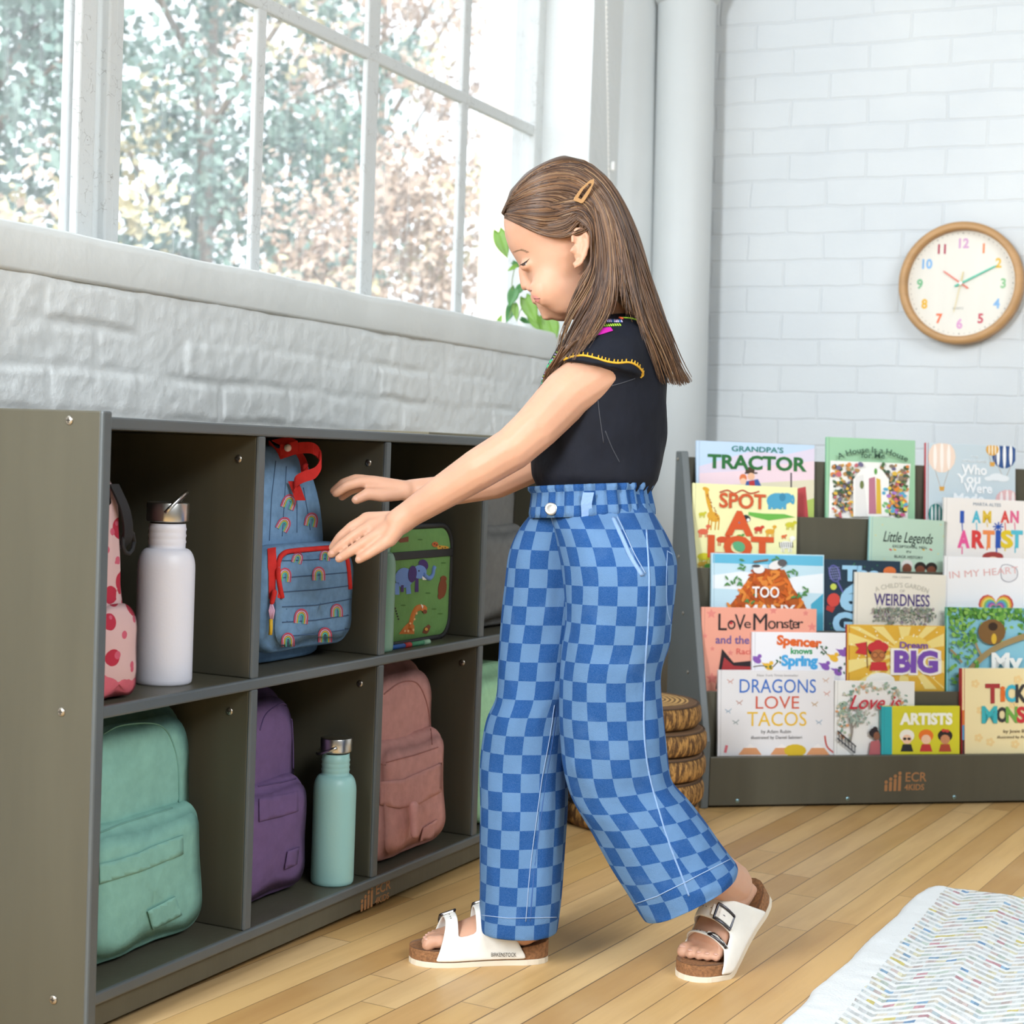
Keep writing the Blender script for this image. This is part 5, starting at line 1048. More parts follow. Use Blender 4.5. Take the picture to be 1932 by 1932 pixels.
F1 = flexed(footframe(p0-lf*.034+d_*.005, d_, lf), 0, -1)           # right foot, flat; y grows to the outer side
phi = math.radians(44); fh = np.array([FW[0], FW[1], 0]); fh /= np.linalg.norm(fh); rh = np.array([R[0], R[1], 0]); rh /= np.linalg.norm(rh)
d2 = -rh*math.cos(phi)-fh*math.sin(phi); lf2 = np.array([-d2[1], d2[0], 0]); pt = at_plane(1284, 1851, [0, 0, 0], [0, 0, 1])
F2 = flexed(footframe(pt-d2*.212, d2, lf2), math.radians(40), 1)      # left foot, heel raised
def foot(T, zb=.027):
    prof = [(.004, .014, .018, 0), (.012, .023, .042, 0), (.03, .028, .062, 0), (.05, .029, .070, 0), (.07, .030, .062, 0), (.095, .032, .050, -.001), (.12, .035, .039, -.002), (.14, .037, .031, -.003), (.158, .037, .024, -.003), (.17, .034, .018, -.003)]
    rings = []
    for s, w_, h, yo in prof: rings.append([T(s, yo+w_*math.cos(2*PI*k/24), zb+h*.5+h*.5*math.sin(2*PI*k/24)) for k in range(24)])
    b.loft(rings, True, True, True)
    for y, s1, r in ((-.026, .196, .0105), (-.0095, .195, .0078), (.0045, .190, .0072), (.0165, .184, .0068), (.0275, .176, .0066)):
        b.cone(T(.158, y*.95, zb+.011), T(s1-.014, y, zb+.0115), r*1.05, r*.95); b.cone(T(s1-.014, y, zb+.0115), T(s1-r, y, zb+.007), r*.97, r*.98)
foot(F1); foot(F2)
b.cone(F1(.042, 0, .07), P(985, 1735, 2.57), .031, .031); b.cone(F2(.036, 0, .078), P(1352, 1648, 2.52), .034, .034)
BODY = remeshed(b, .0027, 5, .5)
bm_ = bmesh.new(); bm_.from_mesh(BODY); sel = []
for v in bm_.verts:
    q = v.co-Vector(CAM); z = q.dot(FV)
    if abs(z-DH) > .13: continue
    x, y = 966+FPX*q.dot(RV)/z, 966-FPX*q.dot(UV3)/z
    if 1000 < x < 1135 and 430 < y < 600 and not (x > 1068 and y < 512) and not (x < 1024 and 535 < y < 580): sel.append(v)
for _ in range(45): bmesh.ops.smooth_vert(bm_, verts=sel, factor=.5, use_axis_x=True, use_axis_y=True, use_axis_z=True)
bm_.to_mesh(BODY); bm_.free(); BB = bvh_of(BODY)
I = PERSON.matrix_world.inverted(); BODY.transform(I); BODY.materials.clear(); BODY.materials.append(SKIN); body = link('body', BODY, PERSON)
# --- face marks
m = MB(); LASH = mat('lash', '#2a1d18', .8); BROW = mat('brow', '#8f7058', .9)
stroke(m, BB, smoothpath([(983, 499), (988, 497), (994, 493), (999, 488)]), .0011, LASH, 3, .0002, taper=True)
for k in range(5): stroke(m, BB, [(984+k*3, 498-k*1.6), (981+k*2.8, 502-k*1.2)], .0004, LASH, 2, .0006)
wbuild(m, 'eyelashes', PERSON); m = MB()
decal(m, BB, [(984, 500), (989, 497), (993, 495), (992, 500), (987, 502)], mat('eye_iris', '#3a2a24', .15), 2, .0006); wbuild(m, 'eye', PERSON)
m = MB()
for k in range(60): u_ = rr.random(); x = 967+u_*27; y = 479-8*math.sin(PI*min(1, .12+u_*.75))+rr.uniform(-1.6, 1.6)*(1-.6*u_); stroke(m, BB, [(x, y+1.2), (x+4.5, y-.3)], .00024, BROW, 3, .0001)
wbuild(m, 'eyebrow', PERSON)
m = MB(); LIP = mat('lips', '#c98880', .4); decal(m, BB, [(1003, 558), (1008, 557), (1014, 560), (1017, 563), (1012, 563), (1006, 561)], LIP, 2, .0005); decal(m, BB, [(1008, 565), (1013, 564), (1018, 564), (1017, 570), (1011, 570)], LIP, 2, .0005)
stroke(m, BB, [(1008, 563.5), (1013, 563.5), (1019, 563)], .0007, mat('lip_line', '#7a4640', .6), 2, .0002); wbuild(m, 'lips', PERSON)
m = MB(); decal(m, BB, ellp(1001, 549, 3, 1.6, -.3), mat('nostril', '#7d4b3f', .7), 2, .0003); wbuild(m, 'nostril', PERSON)
m = MB()
NAIL = mat('nail', '#cfa18d', .3)
for p in ((677, 1056), (641, 1053), (627, 1044), (671, 942)): decal(m, BB, ellp(p[0], p[1]-1.5, 4, 3, .6), NAIL, 3, .0004)
for y, s1, r in ((-.026, .196, .0105), (-.0095, .195, .0078), (.0045, .190, .0072), (.0165, .184, .0068), (.0275, .176, .0066)):
    for T in (F1, F2): q = T(s1-r*.9, y, .027+.0075+r*.8); m.ell(q, (r*.62, r*.62, r*.25), None, 10, 6, NAIL)
wbuild(m, 'nails', PERSON)
# --- blouse
BLK_ = mat('black_cotton', '#11141e', .8, spec=.25, var=(40, .15), bump=(9, 1.0, (1.2, 1.2, .7))); s_ = MB()
TR = [(596, 1132, 1206, .040, 2.545), (606, 1108, 1216, .062, 2.545), (626, 1080, 1230, .095, 2.545), (655, 1053, 1243, .115, 2.545), (690, 1035, 1252, .120, 2.545), (720, 1022, 1257, .116, 2.545), (765, 1012, 1259, .110, 2.545), (820, 1006, 1257, .104, 2.545), (870, 1003, 1251, .098, 2.545), (903, 1005, 1243, .094, 2.54), (918, 1012, 1232, .088, 2.54), (950, 1022, 1218, .08, 2.54)]
def wr(y):
    def f(t): return 1+.018*math.sin(5*t+y*.031)*math.sin(y*.02)+.012*math.sin(9*t-y*.05)
    return f
yy = []
for q0, q1 in zip(TR, TR[1:]):
    for k in range(3): yy.append(tuple(a+(c-a)*k/3 for a, c in zip(q0, q1)))
yy.append(TR[-1])
s_.loft([ring((L+R_)/2, y, (R_-L)/2, dp, d, (1, .04), 48, .95, wr(y)) for y, L, R_, dp, d in yy], True, True, True)
def sleeve(dsh, hems): s_.loft([ring(cx, cy, hw, dp, d+dsh, ax, 40, .95) for cx, cy, hw, dp, d, ax in hems], True, True, True)
SL = [(1186, 606, 18, .025, 2.505, (1, .1)), (1180, 618, 34, .040, 2.495, (1, .12)), (1168, 640, 52, .052, 2.48, (.98, .15)), (1152, 668, 68, .055, 2.468, (.98, .17)), (1140, 690, 76, .055, 2.455, (.98, .2)), (1137, 697, 76.5, .054, 2.452, (.98, .2))]
sleeve(0, SL); sleeve(0, [(cx-30, cy, hw*.9, dp, 5.09-d, ax) for cx, cy, hw, dp, d, ax in SL])
SHIRT = remeshed(s_, .0042, 5, .5); SB = bvh_of(SHIRT); SHIRT.transform(I); SHIRT.materials.clear(); SHIRT.materials.append(BLK_); shirt = link('blouse', SHIRT, PERSON)
MAG, LIME, LIL, YEL, TEA, EM = flat('#b0208f'), flat('#9fc93c'), flat('#c3b6e0'), flat('#d1a02c'), flat('#3d6fae'), flat('#1fa878')
m = MB(); decal(m, SB, [(1076, 647), (1083, 635), (1102, 625), (1100, 635), (1086, 644)], MAG, 4, .0012); decal(m, SB, [(1115, 633), (1128, 620), (1152, 618), (1157, 625), (1138, 631), (1119, 636)], MAG, 4, .0012)
for k in range(12): x = 1122+k*4.2; stroke(m, SB, [(x, 613-.2*k), (x+3, 617-.2*k)], .0011, LIME, 3, .0004)
for k in range(14): x = 1128+k*3.4; stroke(m, SB, [(x, 603+abs(k-7)*.2), (x+1.5, 608)], .0011, LIL if k % 4 else TEA, 3, .0004)
stroke(m, SB, smoothpath([(1172, 600), (1190, 601), (1206, 606), (1218, 614)]), .0014, LIME, 4, .0004); stroke(m, SB, [(1168, 600), (1176, 602)], .002, flat('#d95a3a'), 3, .0006)
for k in range(15): t = k/14; x = 1050-34*t; y = 664+64*t; stroke(m, SB, [(x, y), (x+7, y+3)], .0011, LIL if k % 2 else LIME, 3, .0004)
for k in range(12): t = k/11; x = 1042-20*t; y = 690+46*t; stroke(m, SB, [(x, y), (x+6, y+2)], .0011, TEA if k % 2 else LIME, 3, .0004)
decal(m, SB, ellp(1040, 688, 6, 11, .5), EM, 3, .001); decal(m, SB, ellp(1026, 722, 6, 9, .6), EM, 3, .001); decal(m, SB, ellp(1034, 704, 5, 4, .3), MAG, 3, .001); wbuild(m, 'embroidery', shirt)
m = MB(); hem = smoothpath([(1061, 681), (1078, 674), (1100, 671), (1125, 676), (1145, 682), (1165, 685), (1188, 684), (1204, 692), (1213, 705), (1208, 712)]); stroke(m, SB, hem, .0017, YEL, 4, .0004)
for k in range(24): q = hem[int((k+.5)/24*(len(hem)-1))]; stroke(m, SB, [(q[0], q[1]), (q[0]+1, q[1]-6)], .0010, YEL, 3, .0005)
wbuild(m, 'sleeve_stitching', shirt); m = MB(); GR = flat('#3d3f46')
for L in ([(1128, 750), (1131, 780), (1139, 836)], [(1142, 813), (1155, 845), (1169, 872)], [(1154, 728), (1175, 722), (1198, 714)]): stroke(m, SB, smoothpath(L), .0008, GR, 4, .0003)
wbuild(m, 'seam', shirt)
# --- trousers
n = NT('checked_denim', .85, .15); uvn = n.nt.nodes.new('ShaderNodeUVMap'); uvn.uv_map = 'UVMap'; sp = n.sep(uvn.outputs[0])
wob = n.noise(n.tc.outputs['Object'], 40, 2); U_ = n.math('ADD', sp[0], n.math('MULTIPLY', wob, .03)); V_ = n.math('ADD', sp[1], n.math('MULTIPLY', wob, .03))
ck = n.math('GREATER_THAN', n.math('FRACT', n.math('MULTIPLY', n.math('ADD', n.math('FLOOR', U_), n.math('FLOOR', V_)), .5)), .25)
weave = n.noise(n.comb(n.math('MULTIPLY', U_, 3.), n.math('MULTIPLY', V_, 22.)), 3, 3); weave2 = n.noise(n.tc.outputs['Object'], 900, 2); fade = n.noise(n.tc.outputs['Object'], 22, 4)
c = n.mix(ck, '#1c4a84', '#5b7da4'); c = n.mix(n.math('MULTIPLY', n.ramp(weave2, [(.4, 0.), (.65, 1.)]), .16), c, '#6f8fb6'); c = n.mix(n.math('MULTIPLY', n.ramp(fade, [(.55, 0.), (.75, 1.)]), .14), c, '#7394ba'); n.col(c)
n.bump(n.math('ADD', n.math('MULTIPLY', weave2, .4), n.math('ADD', n.math('MULTIPLY', n.noise(n.tc.outputs['Object'], 26, 4), 1.2), n.math('MULTIPLY', n.noise(n.mapping(rot=(.4, .3, 0), scale=(1, 1, .45)), 11, 3), 4.5))), .5, .007); CHK = n.mat
CS = .0283
def leg(rows, nr=56, u0=0., seed=0, sub=4):
    """rows: (Lx, Ly, Rx, Ry, depth half, centre depth)"""
    rr2 = []
    pts = [np.array(r, float) for r in rows]; N = len(pts)
    for i in range(N-1):
        a, b_, c_, d_ = pts[max(i-1, 0)], pts[i], pts[i+1], pts[min(i+2, N-1)]
        for j in range(sub):
            t = j/sub; rr2.append(.5*((2*b_)+(-a+c_)*t+(2*a-5*b_+4*c_-d_)*t*t+(-a+3*b_-3*c_+d_)*t**3))
    rr2.append(pts[-1]); rings = []; cen = []
    for q, (lx, ly, rx, ry, dp, d) in enumerate(rr2):
        cx, cy = (lx+rx)/2, (ly+ry)/2; hw = math.hypot(rx-lx, ry-ly)/2
        def wob(t, q=q): return 1+.045*mnoise.noise(Vector((math.cos(t)*1.3+seed, math.sin(t)*1.3, q*.16)))*(.4+.6*abs(math.sin(t)))+.034*mnoise.noise(Vector((math.cos(t)*4+seed, math.sin(t)*4, q*.34)))*abs(math.sin(t))
        rings.append(ring(cx, cy, hw, dp, d, (rx-lx, ry-ly), nr, .88, wob)); cen.append(P(cx, cy, d))
    vv = [0.]
    for a, b_ in zip(cen, cen[1:]): vv.append(vv[-1]+(a-b_).length)
    wid = [sum((r[k]-r[(k+1) % nr]).length for k in range(nr)) for r in rings]; W_ = np.median(wid)
    uu = [[0.]*(nr+1) for _ in rings]
    for i, r in enumerate(rings):
        a = 0
        off = nr//2     # start at the front silhouette
        for k in range(nr): uu[i][k] = a; a += (r[k]-r[(k+1) % nr]).length
        uu[i][nr] = a
        mid = uu[i][nr*3//4]; uu[i] = [(x-mid)/CS+u0+50 for x in uu[i]]
    return rings, (lambda i, j: (uu[i][j], vv[i]/CS))
near = [(1038, 940, 1222, 932, .070, 2.525), (1038, 966, 1229, 962, .078, 2.522), (1046, 1000, 1252, 1003, .098, 2.505), (1056, 1049, 1273, 1049, .106, 2.495), (1064, 1095, 1276, 1093, .108, 2.49), (1068, 1160, 1267, 1165, .102, 2.49), (1063, 1212, 1262, 1212, .095, 2.49), (1058, 1265, 1245, 1265, .088, 2.49), (1056, 1330, 1247, 1328, .084, 2.495), (1058, 1397, 1254, 1396, .082, 2.50), (1063, 1447, 1259, 1440, .082, 2.505), (1076, 1496, 1268, 1476, .08, 2.51), (1092, 1530, 1296, 1507, .08, 2.51), (1118, 1570, 1322, 1542, .079, 2.51), (1153, 1634, 1356, 1588, .078, 2.51), (1184, 1684, 1380, 1618, .077, 2.51), (1207, 1724, 1389, 1634, .076, 2.51), (1216, 1735, 1386, 1650, .075, 2.51)]
far = [(1003, 940, 1100, 932, .07, 2.575), (1004, 966, 1105, 962, .075, 2.575), (982, 996, 1115, 1000, .08, 2.58), (961, 1042, 1120, 1045, .085, 2.585), (953, 1099, 1122, 1099, .085, 2.59), (947, 1164, 1115, 1164, .082, 2.59), (942, 1241, 1100, 1241, .08, 2.59), (938, 1313, 1088, 1310, .078, 2.585), (918, 1362, 1078, 1360, .076, 2.58), (907, 1443, 1073, 1443, .075, 2.58), (908, 1514, 1070, 1512, .074, 2.575), (907, 1578, 1066, 1575, .073, 2.575), (906, 1675, 1060, 1674, .072, 2.57), (906, 1738, 1052, 1738, .071, 2.57), (909, 1752, 1049, 1753, .07, 2.57)]
tm = MB()
rg, uf = leg(near, u0=.35, seed=3); tm.loft(rg, True, False, False, CHK, uv=uf); NL = len(rg)
rg2, uf2 = leg(far, u0=.2, seed=8); tm.loft(rg2, True, False, False, CHK, uv=uf2)
tb = MB(); tb.loft(rg, True, False, False, CHK); TBn = tb; tmsh = tb.mesh('t', [CHK]); TB = bvh_of(tmsh)
tb2 = MB(); tb2.loft(rg2, True, False, False, CHK); TB2 = bvh_of(tb2.mesh('t2', [CHK]))
trs = wbuild(tm, 'trousers', PERSON, solid=.0022, sub=1)
wb_ = MB(); rows = []
for y, w0, dp, k in ((915, 112, .103, 1.5), (921, 113, .105, 1.4), (928, 109.5, .102, 1.0), (936, 110.5, .103, .9), (950, 113, .105, .9), (964, 115, .107, 1.0), (974, 117.5, .108, .3)):
    def wv(t, k=k, y=y): return 1+.026*k*math.sin(34*t+.8*math.sin(3*t))+.014*k*math.sin(19*t+1)
    cx = 1116+(y-940)*.05; rows.append(ring(cx, y, w0, dp, 2.545, (1, -.03), 220, .95, wv))
per = .31*2; wb_.loft(rows, True, False, False, CHK, uv=lambda i, j: (j/220*per/CS*1.7, i*.42+.2)); wbuild(wb_, 'waistband', trs, solid=.002)
bpy.context.view_layer.update(); WB = bvh_objs([o for o in trs.children if o.name.startswith('waistband')][0]); m = MB()
q, nn = on(WB, 1040, 961, .003); M_ = nn.to_track_quat('Z', 'Y').to_matrix(); bt = MB(); bt.lathe([(.0095, 0), (.0095, .0025), (.008, .0035), (.0055, .0028), (.001, .003)], 24, material=mat('button_metal', '#c9c7c0', .35, 1)); bt.v = [tuple(q+M_ @ Vector(v)) for v in bt.v]; wbuild(bt, 'button', trs)
PALE = mat('pale_denim', '#7f9cc4', .9, bump=(90, .4)); STI = mat('denim_stitch', '#8ea4c4', .9)
m = MB(); L_ = [(1111, 926), (1110, 950), (1108, 975), (1107, 986)]; P_ = [on(WB, *p, .004)[0] for p in L_]; ribbon(m, P_, RV*.008, .0015, PALE); wbuild(m, 'belt_loop', trs)
m = MB(); stroke(m, TB, smoothpath([(1157, 978), (1172, 1010), (1190, 1050), (1212, 1086)]), .0035, PALE, 6, .0)
stroke(m, TB, smoothpath([(1164, 976), (1180, 1010), (1198, 1048), (1217, 1082)]), .0008, STI, 6, .0016); wbuild(m, 'pocket_edge', trs)
m = MB(); stroke(m, TB, smoothpath([(1219, 1000), (1224, 1090), (1222, 1170), (1216, 1270), (1214, 1370), (1222, 1450), (1240, 1520), (1262, 1590), (1285, 1650), (1300, 1690)]), .0016, PALE, 8, .0006); wbuild(m, 'side_seam', trs)
m = MB(); stroke(m, TB, smoothpath([(1258, 1040), (1256, 1100), (1258, 1150), (1264, 1172)]), .0016, PALE, 8, .0); stroke(m, TB, smoothpath([(1258, 1040), (1268, 1046)]), .0016, PALE, 5, .0); wbuild(m, 'back_pocket', trs)
m = MB(); stroke(m, TB2, smoothpath([(1052, 1330), (1042, 1400), (1030, 1470), (1018, 1560), (1008, 1640), (1000, 1738)]), .0014, mat('dark_denim', '#34568c', .9), 8, .0)
stroke(m, TB2, smoothpath([(1045, 1330), (1035, 1400), (1022, 1470), (1010, 1560), (1000, 1640), (992, 1738)]), .0007, STI, 8, .0018); wbuild(m, 'inner_seam', trs)
m = MB(); stroke(m, TB2, [(907, 1726), (960, 1732), (1048, 1730)], .0007, STI, 8, .0018); stroke(m, TB, [(1200, 1704), (1240, 1690), (1300, 1660), (1376, 1622)], .0007, STI, 8, .0018); stroke(m, TB2, smoothpath([(1040, 975), (1050, 1010), (1060, 1060), (1066, 1110)]), .0012, PALE, 8, .0005); wbuild(m, 'hem_stitching', trs)
# --- sandals
CORK = mat('cork', '#8a5f3c', .85, var=(240, .35), bump=(200, .3)); EVA = mat('cream_sole', '#d9cdb8', .8); WHT = mat('white_leather', '#ebe8e0', .45, var=(30, .04), bump=(60, .1)); FBED = mat('suede_footbed', '#7a5a42', .9); BUK = mat('buckle_metal', '#5a5a60', .3, 1)
def hwid(s, side_out):
    """half width of the sole at distance s from the heel"""
    ks = [(-.013, .0), (-.011, .012), (-.004, .022), (.01, .030), (.03, .0335), (.06, .0325), (.09, .0345), (.12, .039), (.15, .0425), (.175, .0405), (.193, .034), (.205, .023), (.211, .011), (.2125, 0)]
    return np.interp(s, [k[0] for k in ks], [k[1] for k in ks])
def sandal(T, outer_near):
    g_ = MB(); ss = np.concatenate([np.linspace(-.013, 0, 8), np.linspace(.008, .19, 30), np.linspace(.195, .2125, 9)])
    def slab(z0, z1, grow, material, rim=0):
        mb = MB(); O = [(s, hwid(s, 0)+grow*(1 if hwid(s, 0) > 0 else 0)) for s in ss]+[(s, -hwid(s, 0)-grow) for s in ss[::-1][1:-1]]
        rings = []
        for z, k in ((z0, .985), (z0+.001, 1), (z1-.001, 1), (z1, .985)):
            rings.append([T(s*(1) if True else 0, y*k, z+(rim*max(0, 1-s/.05) if z > z0+.001 else 0)) for s, y in O])
        mb.loft(rings, True, False, False, material, False)
        n_ = len(ss)
        for zi in (0, 3):
            base = zi*len(O)
            for i in range(n_-1):
                a, b_ = i, i+1; c_, d_ = len(O)-i-1 if i else 0, len(O)-i
                up = (a, b_, (len(O)-(i+1)) if i+1 < n_-1 else n_-1, (len(O)-i) if i > 0 else 0); up = tuple(dict.fromkeys(base+x for x in up))
                if len(up) > 2: mb.f.append(up); mb.mi.append(mb.m(material)); mb.sm.append(False)
        return mb
    sl = slab(0, .009, .001, EVA); sn = sl; root_ = None
    s0 = wbuild(slab(.009, .026, 0, CORK, .008), 'sandal', PERSON); wbuild(sl, 'outsole', s0)
    fb = MB(); O = [(s, hwid(s, 0)*.93) for s in ss]; vs = []
    for s, y in O: vs += [T(s, y, .0265+.008*max(0, 1-s/.05)), T(s, 0, .0245), T(s, -y, .0265+.008*max(0, 1-s/.05))]
    fb.add(vs, [(3*i, 3*i+3, 3*i+4, 3*i+1) for i in range(len(O)-1)]+[(3*i+1, 3*i+4, 3*i+5, 3*i+2) for i in range(len(O)-1)], FBED, True); wbuild(fb, 'footbed', s0)
    up = MB(); NT_ = 28; zt = lambda s: .030+.041+(.15-s)*.36
    def sp_(s, th):
        W_ = hwid(s, 0)+.0035; H = zt(s)-.011; c_, s2 = math.cos(th), math.sin(th); return T(s, W_*math.copysign(abs(c_)**.72, c_), .011+H*abs(s2)**.9)
    cols = []; CUT = []
    for i in range(NT_+1):
        th = PI*i/NT_; a = math.sin(th)**.8
        f1 = .176-.018*a; b1 = .139; f2 = .111; b2 = .026+.05*a; low = th < .62 or th > PI-.62
        CUT.append(low)
        cs_ = [f1+(b1-f1)*k/4 for k in range(5)]+[f2+(b2-f2)*k/7 for k in range(8)]; cols.append([sp_(s, th) for s in cs_])
    vs = [p for c_ in cols for p in c_]; K = 13; fs = []
    for i in range(NT_):
        for k in range(K-1):
            if k == 4 and not (CUT[i] and CUT[i+1]): continue
            fs.append((i*K+k, i*K+k+1, (i+1)*K+k+1, (i+1)*K+k))
    up.add(vs, fs, WHT, True); wbuild(up, 'upper', s0, solid=.0032, sub=1)
    for sc_, th in ((.149, 1.02), (.097, 1.0)):
        bm_ = MB(); P_ = [(-.0115, -.30), (.0115, -.30), (.0115, .30), (-.0115, .30)]; Q = []
        for (a0, t0), (a1, t1) in zip(P_, P_[1:]+P_[:1]):
            for k in range(5): Q.append((a0+(a1-a0)*k/5, t0+(t1-t0)*k/5))
        def bp(a, t): p = sp_(sc_+a, th+t); q = sp_(sc_+a, th+t+.02); r = sp_(sc_+a+.002, th+t); nn = (q-p).cross(r-p).normalized(); cc_ = sp_(sc_+a, PI/2); return p+nn*(.0035 if nn.dot(p-T(sc_+a, 0, .02)) > 0 else -.0035)
        bm_.tube([bp(*q) for q in Q]+[bp(*Q[0])], .0021, 8, BUK); bm_.tube([bp(.0, -.30), bp(0, .0), bp(0, .2)], .0011, 6, BUK); wbuild(bm_, 'buckle', s0)
        st = MB(); ribbon(st, [bp(0, -.36), bp(0, -.1), bp(0, .15), bp(0, .42)], (sp_(sc_+.008, th)-sp_(sc_, th)), .0012, WHT); wbuild(st, 'strap_end', s0)
        hl = MB()
        for t in (.5, .62, .74): hl.ell(sp_(sc_, th+t)+Vector((0, 0, .0016)), (.0012, .0012, .0008), None, 8, 6, DARKM)
        wbuild(hl, 'strap_hole', s0)
    return s0, sp_
sR, spR = sandal(F1, False); sL, spL = sandal(F2, True)
# stamped name on the inner side of the planted sandal
cu = bpy.data.curves.new('t', 'FONT'); cu.body = 'BIRKENSTOCK'; cu.size = .0095; cu.align_x = 'CENTER'; ob = bpy.data.objects.new('t', cu); COL.objects.link(ob); tme = bpy.data.meshes.new_from_object(ob.evaluated_get(bpy.context.evaluated_depsgraph_get())); bpy.data.objects.remove(ob)
bpy.context.view_layer.update(); UB = bvh_objs([o for o in sR.children if o.name.startswith('upper')][0])
for v in tme.vertices: q = on(UB, 949.5+v.co.x*.62/.0008165, 1804-v.co.y*.9/.0008165, .0022)[0]; v.co = I @ q
tme.materials.clear(); tme.materials.append(flat('#1c1c1e')); o = link('stamped_name', tme, PERSON); o.parent = sR
# --- hair
HC = [mat('hair_%d' % i, h, .42, spec=.45) for i, h in enumerate(('#3d2a20', '#4d3728', '#614632', '#735339', '#84674a'))]
hp = [(938, 394), (1000, 414), (1045, 430), (1072, 430), (1092, 418), (1112, 425), (1124, 455), (1114, 500), (1122, 545), (1150, 600), (1270, 600), (1270, 270), (930, 270)]
def projp(p): v = Vector(p)-Vector(CAM); z = v.dot(FV); return 966+FPX*v.dot(RV)/z, 966-FPX*v.dot(UV3)/z
cap = MB(); rw_ = [hrow(F, L, w_, 1, 2.5) for F, L, w_ in HROWS]; N = 40; vs = [p for r in rw_ for p in r]; fs = []
for i in range(len(rw_)-1):
    for k in range(N):
        f = (i*N+k, i*N+(k+1) % N, (i+1)*N+(k+1) % N, (i+1)*N+k); c_ = sum((vs[q] for q in f), Vector())/4
        if inpoly(projp(c_), hp): fs.append(f)
fs.append(tuple(range((len(rw_)-1)*N, len(rw_)*N))); cap.add(vs, fs, HC[1], True)
CBH = BVHTree.FromPolygons([Vector(v) for v in vs], fs)
# soft mass under the strands at the back
ms = MB(); cc_ = lambda p, q, r0, r1: ms.cone(P(*p), P(*q), r0, r1)
cc_((1110, 430, DH), (1140, 520, DH), .062, .052); cc_((1140, 520, DH), (1180, 610, DH), .052, .036)
hair = MB(); hair.v = []
hm = remeshed(ms, .006, 4); hair.add([v.co for v in hm.vertices], [tuple(p.vertices) for p in hm.polygons], HC[1], True)
G = [
 [(952, 406, -.020), (985, 416, -.050), (1030, 428, -.068), (1070, 420, -.076), (1096, 398, -.080), (1106, 384, -.082), (1110, 378, -.082)],
 [(950, 400, -.012), (990, 393, -.046), (1040, 387, -.068), (1082, 378, -.080), (1100, 376, -.084), (1116, 392, -.084), (1128, 430, -.082)],
 [(954, 388, -.010), (1000, 366, -.042), (1050, 356, -.065), (1095, 360, -.080), (1127, 405, -.084), (1137, 480, -.081), (1134, 550, -.078), (1112, 596, -.088), (1080, 640, -.09), (1050, 690, -.08), (1034, 735, -.07)],
 [(965, 370, -.008), (1010, 341, -.038), (1065, 331, -.062), (1115, 352, -.078), (1148, 420, -.082), (1157, 510, -.081), (1152, 575, -.09), (1132, 615, -.10), (1100, 655, -.11)],
 [(985, 346, 0), (1035, 319, -.032), (1090, 318, -.057), (1140, 360, -.072), (1172, 440, -.079), (1187, 530, -.08), (1202, 600, -.085), (1226, 660, -.08), (1248, 722, -.07)],
 [(1010, 326, 0), (1060, 307, -.022), (1110, 312, -.047), (1158, 368, -.06), (1192, 450, -.064), (1216, 540, -.062), (1239, 610, -.06), (1263, 670, -.055), (1282, 726, -.05)],
 [(1040, 311, .0), (1090, 303, -.012), (1135, 330, -.022), (1172, 388, -.03), (1206, 470, -.035), (1234, 560, -.032), (1257, 630, -.03), (1275, 690, -.03), (1294, 720, -.03)]]
G2 = [[(x, y, -d*.95+.004) for x, y, d in g_] for g_ in (G[1], G[3], G[4], G[5], G[6])]; G2[1] = G2[1][:6]+[(1165, 590, .08), (1190, 640, .08)]
def resamp(g_, n_):
    Q = np.array(smoothpath(g_, 8)); seg = np.concatenate([[0], np.cumsum(np.hypot(*(np.diff(Q[:, :2], axis=0).T)))]); t = np.linspace(0, seg[-1], n_); return np.stack([np.interp(t, seg, Q[:, k]) for k in range(3)], 1)
NS = 26; rg_ = random.Random(11)
def strands(A, B_, cnt, rad=.00105, jit=2.4, lift=.004, Lr=(.86, 1.03)):
    a, b_ = resamp(A, NS), resamp(B_, NS)
    for i in range(cnt):
        t = rg_.random(); q = a*(1-t)+b_*t; L = rg_.uniform(*Lr) if len(A) > 7 else 1; ph = int(t*6)*2.1+rg_.gauss(0, .45); am = rg_.uniform(1.5, 5.5); jx, jy = rg_.gauss(0, jit), rg_.gauss(0, jit); dz = rg_.uniform(-lift, lift*.5); dl = rg_.random()*.004
        pts = []; ts = np.linspace(0, L if L <= 1 else 1, NS); base = np.stack([np.interp(ts, np.linspace(0, 1, NS), q[:, k]) for k in range(3)], 1)
        for k in range(NS):
            f = k/(NS-1); x, y, d = base[k]; wv_ = am*(f**1.6)*math.sin(ph+f*9+t*2)*1.7
            x += jx*min(1, .3+f*1.5)+wv_; y += jy*min(1, .3+f)*.8+wv_*.3; D = DH+d+dz
            if 426 < y < 516 and 1086 < x < 1117 and D < DH: x = 1117+(x-1117)*.12
            if y > 585 and d < .03:
                h_ = hit(SB, x, y)
                if h_[0] is not None: D = min(D, (h_[0]-Vector(CAM)).dot(FV)-.004-rg_.random()*.006)
            if y < 500 and d < .02:
                h_ = hit(CBH, x, y)
                if h_[0] is None and y < 470: h_ = hit(BB, x, y)
                if h_[0] is not None: D = min(D, (h_[0]-Vector(CAM)).dot(FV)-.0024-rg_.random()*.0008-dl)
            pts.append(P(x, y, D))
        for _ in range(2): pts = [pts[0]]+[(a_+b2*2+c2)/4 for a_, b2, c2 in zip(pts, pts[1:], pts[2:])]+[pts[-1]]
        r0 = rad*rg_.uniform(.7, 1.3); mi = rg_.choices(range(5), (2, 4, 4, 2.4, 1.2))[0]
        hair.tube(pts, [r0*(.6+.4*min(1, 6*k/(NS-1)))*(1-.75*(k/(NS-1))**4) for k in range(NS)], 5, HC[mi], True)
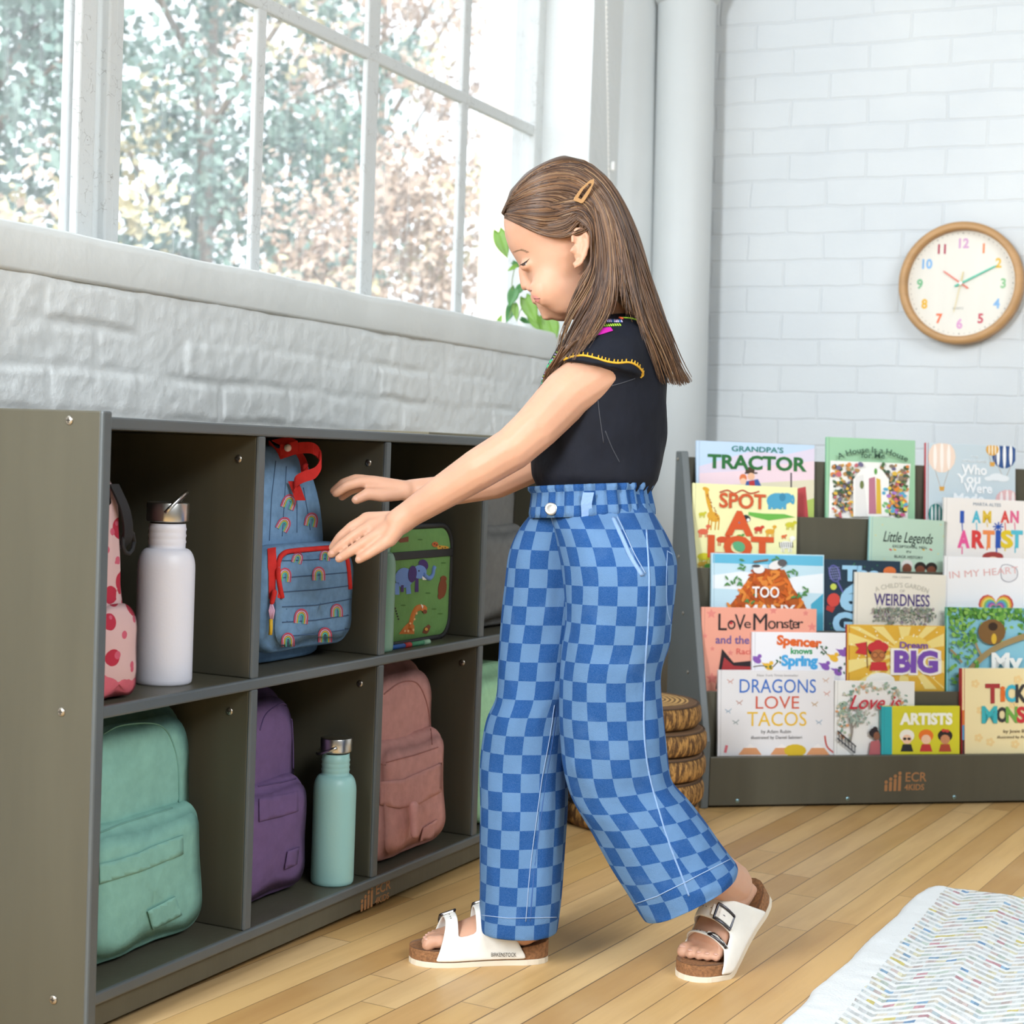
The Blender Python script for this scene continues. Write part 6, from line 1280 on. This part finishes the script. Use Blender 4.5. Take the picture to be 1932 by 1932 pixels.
for i, (A, B_) in enumerate(zip(G, G[1:])): strands(A, B_, (170, 210, 260, 280, 280, 260)[i], Lr=(.55, .8) if i == 3 else (.80, 1.04))
for A, B_ in zip(G2, G2[1:]): strands(A, B_, 70, .0018)
strands(G[6], G2[4], 150, .0015); strands(G[0], G[0], 60, .0009, 3); strands(G[0], [(953, 411, -.020), (982, 424, -.050), (1018, 441, -.066), (1052, 450, -.072), (1076, 445, -.076), (1090, 430, -.080), (1104, 420, -.082)], 170, .0008, 1.6)
strands([(1114, 380, -.084), (1124, 420, -.08), (1127, 470, -.076), (1126, 520, -.072), (1129, 570, -.07), (1120, 610, -.08), (1085, 650, -.09), (1045, 690, -.09)], [(1128, 400, -.086), (1140, 470, -.084), (1140, 540, -.08), (1130, 590, -.086), (1110, 620, -.09), (1100, 640, -.09), (1060, 670, -.09), (1030, 720, -.08)], 110, .0013)
strands([(1060, 655, -.10), (1040, 690, -.09), (1028, 720, -.06), (1020, 750, -.05)], [(1090, 640, -.1), (1058, 672, -.09), (1040, 700, -.07), (1026, 735, -.06)], 40, .0011)
T_ = [(948, 402, 0), (962, 368, 0), (982, 340, 0), (1008, 320, 0), (1043, 304, 0), (1085, 297, 0), (1127, 316, 0), (1163, 365, 0), (1202, 460, 0), (1232, 560, 0), (1257, 640, 0), (1282, 705, 0)]
strands([(x+1, y+3, -.026) for x, y, d in T_], [(x-1, y-1, .002) for x, y, d in T_], 170, .0011, 1.2, .002); strands([(x-1, y-1, -.002) for x, y, d in T_], [(x+1, y+3, .03) for x, y, d in T_], 130, .0012, 1.2, .002)
hair.add(cap.v, cap.f, HC[1], True); wbuild(hair, 'hair', PERSON)

cl = MB(); GOLD = mat('tan_clip', '#a37b4d', .35, spec=.6); out = [(1121, 337), (1113, 340), (1096, 355), (1083, 373), (1082, 378), (1097, 384), (1101, 382), (1112, 365), (1121, 345)]; inn = [(1116, 346), (1112, 346), (1101, 357), (1092, 371), (1091, 373), (1096, 376), (1098, 374), (1107, 361), (1115, 350)]
D0 = DH-.0905; vs = [P(x, y, D0) for x, y in out]+[P(x, y, D0) for x, y in inn]+[P(x, y, D0+.002) for x, y in out]+[P(x, y, D0+.002) for x, y in inn]; n_ = len(out); fs = []
for k in range(n_): j = (k+1) % n_; fs += [(k, j, n_+j, n_+k), (2*n_+k, 3*n_+k, 3*n_+j, 2*n_+j), (k, 2*n_+k, 2*n_+j, j), (n_+k, n_+j, 3*n_+j, 3*n_+k)]
cl.add(vs, fs, GOLD); wbuild(cl, 'hair_clip', PERSON, bevel=.0006)
